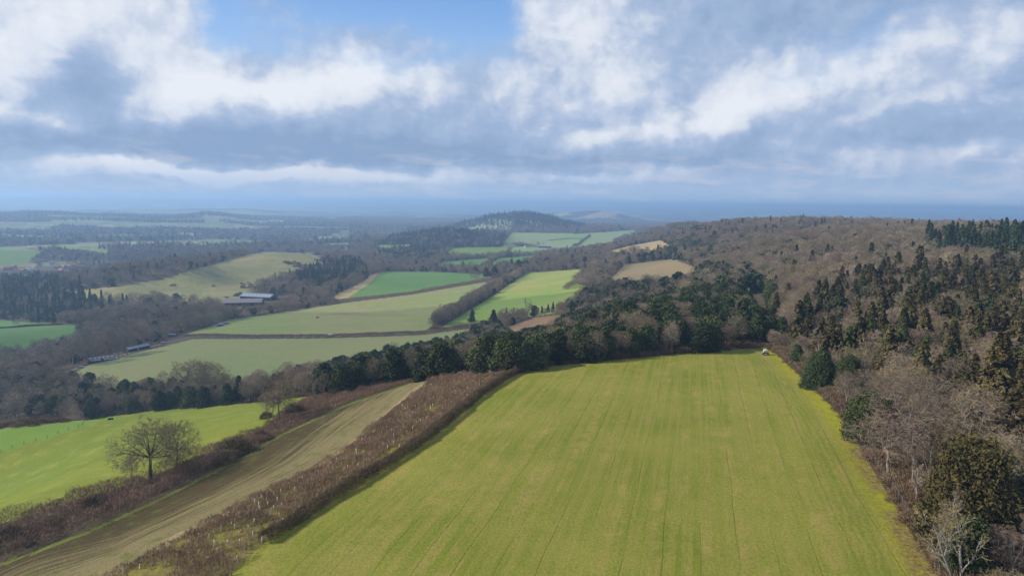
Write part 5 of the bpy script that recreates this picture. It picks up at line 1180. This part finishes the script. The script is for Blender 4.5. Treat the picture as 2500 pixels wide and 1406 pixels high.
for y in (-.75, .75):
    MB().cyl((-1.15, y, .36), (-.96, y, .36), .36, 16).build('wheel', BM['rubber'], r); MB().cyl((.96, y, .36), (1.15, y, .36), .36, 16).build('wheel', BM['rubber'], r)
MB().cyl((-.9, -.3, .42), (-2.3, 0, .36), .05, 8).cyl((-.9, .3, .42), (-2.3, 0, .36), .05, 8).cyl((-2.3, 0, .36), (-2.55, 0, .38), .07, 8).build('drawbar', BM['steel'], r)
MB().cyl((-2.1, 0, 0.), (-2.1, 0, .5), .04, 8).build('jockey_wheel', BM['steel'], r)
MB().box(-1.22, -.98, -1.1, -.3, .9, 1.5).build('locker', BM['tank'], r, .03)
# fences: posts and wires as parts of one fence
def fence(name, label, path, step, h, wires=(.45, .85, 1.15), r=.06, mesh_net=False, offs=0., wr=.006, maxn=98):
    c, L = along(path, step); c = c[:maxn]; z = H(c[:, 0], c[:, 1]); root = bpy.data.objects.new(name, None); COL.objects.link(root); root.location = (c[0, 0], c[0, 1], z[0]); tag(root, label, 'fence'); o = np.array([c[0, 0], c[0, 1], z[0]])
    pm = MB().cyl((0, 0, -.3), (0, 0, h), r, 7).build('post', BM['post'], root); first = True
    for i in range(len(c)):
        p_ = pm if first else pm.copy()
        if not first: COL.objects.link(p_); p_.parent = root
        first = False; p_.location = (c[i, 0]-o[0], c[i, 1]-o[1], z[i]-o[2]); p_.rotation_euler = (RG.normal(0, .03), RG.normal(0, .03), 0)
    P3 = np.stack([c[:, 0], c[:, 1], z], -1)-o; w_ = []
    for q in wires:
        a_ = P3[:-1]+[0, 0, q]; b_ = P3[1:]+[0, 0, q]; w_.append(prisms(a_, b_, np.full(len(a_), wr), np.full(len(a_), wr), 3))
    if mesh_net:
        f, _ = along(path, .35); zz = H(f[:, 0], f[:, 1]); a_ = np.stack([f[:, 0], f[:, 1], zz+.1], -1)-o; w_.append(prisms(a_, a_+[0, 0, h-.25], np.full(len(f), .004), np.full(len(f), .004), 3))
    V = []; Fs = []; k = 0
    for v, f in w_: V.append(v); Fs.append(f+k); k += len(v)
    mesh_obj('wire', np.concatenate(V), np.concatenate(Fs), BM['wire'], root, smooth=False); return root
fence('post_and_wire_fence', 'tall grey wire fence along the right edge of the big field', [(1900,864),(1953,912),(2053,1010),(2133,1125),(2203,1235),(2293,1406)], 2.2, 1.75, (.2, .5, .8, 1.1, 1.4, 1.65), .05, True)
fence('post_and_wire_fence', 'low post fence along the far edge of the big field', [(1330,893),(1480,878),(1600,866),(1740,857),(1875,844)], 2.6, 1.2, (.4, .75, 1.05), .05)
fence('post_and_wire_fence', 'old post fence crossing the corner of the left pasture', [(290,1010),(200,1040),(120,1068),(0,1103)], 3.2, 1.1, (.4, .8), .07)
fence('post_and_wire_fence', 'short fence stub by the hedge end at the near corner', [(642,1328),(632,1338),(600,1368),(565,1404)], 3.0, 1.3, (.5, .95), .08)
# vine posts along the valley track
c, L = along([(452,826),(620,829),(800,828),(1030,820),(1160,800)], 4.6)
fence('vine_row', 'long row of close set stakes beside the valley track', [(452,824),(620,826),(800,825),(1030,816),(1160,799)], max(4.6, L/97), 2.4, (.8, 1.4, 2.0), .11, False, wr=.02)
hedge('vines', 'narrow band of bare brown vines between the two valley fields', [(452,822),(620,824),(800,823),(1030,814),(1180,795)], 3.2, 2.2, 60, 'bramble', .8, .14, cat='vines', seed=50, var=.12)
# gate at the top corner
r = thing('field_gate', 'pale field gate under the trees at the far right corner', 'gate', 1862, 845, R(4))
for x in (-1.5, 1.5): MB().box(x-.08, x+.08, -.08, .08, -.3, 1.4).build('gate_post', BM['post'], r)
for z_ in (.3, .6, .9, 1.2): MB().box(-1.4, 1.4, -.03, .03, z_-.045, z_+.045).build('rail', BM['steel'], r)
# brown heaps at the end of the hedge
for i, (px, py, s_) in enumerate([(1284,904,1.), (1293,903,1.2), (1302,902,.8), (1311,903,.9), (1289,908,.7)]):
    q = P(px, py); rg = np.random.RandomState(60+i); N = 26; a = rg.rand(N)*3.14; d = np.stack([np.cos(a), np.sin(a), rg.normal(0, .15, N)], -1); cc = rg.normal(0, .55*s_, (N, 3))*[1, .7, 0]; cc[:, 2] = rg.rand(N)*.75*s_*np.exp(-(cc[:, 0]**2+cc[:, 1]**2))+.12
    V, Fq = prisms(cc-d*.55*s_, cc+d*.55*s_, rg.uniform(.07, .16, N), rg.uniform(.06, .13, N), 7)
    o = mesh_obj('log_heap', V, Fq, BM['wood'], smooth=False); o.location = (q[0], q[1], q[2]); tag(o, '%s brown heap of cut logs from left where hedge meets far edge' % ['first', 'third', 'fourth', 'fifth', 'second'][i], 'log heap', 'log heaps at the field corner')
# sheep in the valley field
def sheep_mesh():
    import bmesh
    bm = bmesh.new(); 
    def ell(c, r, n_=10):
        m = bmesh.ops.create_uvsphere(bm, u_segments=n_, v_segments=7, radius=1)
        for v in m['verts']: v.co = Vector((v.co.x*r[0]+c[0], v.co.y*r[1]+c[1], v.co.z*r[2]+c[2]))
    ell((0, 0, .62), (.52, .27, .30)); ell((.5, 0, .72), (.22, .13, .16)); ell((.66, 0, .52), (.17, .08, .09))
    for x in (-.32, .3):
        for y in (-.13, .13): m = bmesh.ops.create_cone(bm, segments=6, radius1=.035, radius2=.055, depth=.42, cap_ends=True); [setattr(v, 'co', v.co+Vector((x, y, .21))) for v in m['verts']]
    for y in (-.1, .1): ell((.6, y, .62), (.04, .07, .03), 6)
    me = bpy.data.meshes.new('sheep'); bm.to_mesh(me); bm.free(); me.materials.append(BM['wool']); return me
SM = sheep_mesh()
for i, (px, py) in enumerate([(1117,715.5),(1119,713),(1124,713),(1126,711.8),(1133,710),(1135,711.5),(1113,717),(947,733),(1003,724),(1122,717)]):
    q = P(px, py); o = bpy.data.objects.new('sheep', SM); COL.objects.link(o); o.location = (q[0], q[1], q[2]); o.rotation_euler = (0, 0, i*2.1); o.scale = (1.5,)*3
    tag(o, 'tiny white sheep grazing in the upper part of the valley field', 'sheep', 'sheep in the valley field')
q = P(775, 776); r = thing('feed_trailer', 'small rusty red implement standing alone in the valley field', 'trailer', loc=q, rz=.3)
MB().box(-1.6, 1.6, -.9, .9, .6, 1.5).build('body', BM['red'], r, .05)
for x in (-1, 1):
    for y in (-1.05, .85): MB().cyl((x, y, .4), (x, y+.2, .4), .4, 12).build('wheel', BM['rubber'], r)
for i, (px, py, lb) in enumerate([(75, 1332, 'dark water trough at the stubble edge near the left frame side'), (598, 1103, 'small dark trough half way along the stubble edge'), (270, 1024, 'dark trough at the corner fence of the left pasture')]):
    r = thing('water_trough', lb, 'trough', px, py, .5); m_ = MB(); L, W_, h = 1.8, .6, .55
    m_.box(-L/2, L/2, -W_/2, -W_/2+.05, 0, h).box(-L/2, L/2, W_/2-.05, W_/2, 0, h).box(-L/2, -L/2+.05, -W_/2+.05, W_/2-.05, 0, h).box(L/2-.05, L/2, -W_/2+.05, W_/2-.05, 0, h).box(-L/2+.05, L/2-.05, -W_/2+.05, W_/2-.05, 0, .06).build('tub', BM['dark_board'], r)
# ------------------------------------------------------------------ air
def haze_box():
    m = bpy.data.materials.new('haze_air'); m.use_nodes = True; k = NT_(m.node_tree); k.n.clear()
    v = k.node('ShaderNodeVolumePrincipled', {'Color': (.43,.67,1.0), 'Density': HAZE_D, 'Anisotropy': 0.32})
    o = k.n.new('ShaderNodeOutputMaterial'); k.l.new(v.outputs[0], o.inputs['Volume'])
    x0, x1, y0, y1, z0, z1 = -47000, 47000, -60, 47500, -260, 104
    V = [(x, y, z) for z in (z0, z1) for y in (y0, y1) for x in (x0, x1)]
    Fq = [(0,2,3,1),(4,5,7,6),(0,1,5,4),(2,6,7,3),(0,4,6,2),(1,3,7,5)]
    b = mesh_obj('haze', V, Fq, m, smooth=False); tag(b, kind='stuff')
    return b
HAZE_D = 1.6e-4
haze_box()

# thin clouds added out of view, towards the sun, to shade the valley
def shade_cloud(name, cx, cy, rx, ry, z, seed):
    m = bpy.data.materials.get('shade_cloud') or bpy.data.materials.new('shade_cloud'); m.use_nodes = True; k = NT_(m.node_tree); k.n.clear()
    d = k.node('ShaderNodeBsdfDiffuse', {'Color': (.85,.87,.9)}); t = k.node('ShaderNodeBsdfTransparent'); mx = k.node('ShaderNodeMixShader', {0: .18}); k.l.new(t.outputs[0], mx.inputs[1]); k.l.new(d.outputs[0], mx.inputs[2])
    o = k.n.new('ShaderNodeOutputMaterial'); k.l.new(mx.outputs[0], o.inputs[0])
    N = 90; g = np.linspace(-1, 1, N); X, Y = np.meshgrid(g, g); q = 1-X*X-Y*Y+1.5*fbm(X*2.2+seed, Y*2.2+seed, 5); th = np.sqrt(np.clip(q, 0, 1))
    T = np.stack([cx+X*rx, cy+Y*ry, z+th*170+40*fbm(X*7, Y*7, 4)*th], -1).reshape(-1, 3); Bt = np.stack([cx+X*rx, cy+Y*ry, z-th*25], -1).reshape(-1, 3)
    i = np.arange(N*N).reshape(N, N); F0 = np.stack([i[:-1, :-1], i[:-1, 1:], i[1:, 1:], i[1:, :-1]], -1).reshape(-1, 4); ok = (q.ravel()[F0] > 0).any(1); F0 = F0[ok]
    b = mesh_obj(name, np.concatenate([T, Bt]), np.concatenate([F0, F0[:, ::-1]+N*N]), m); tag(b, kind='structure')
shade_cloud('shade_cloud', -3000, 1700, 800, 600, 900, 3.1)
shade_cloud('shade_cloud', -1850, 700, 520, 230, 850, 8.7)
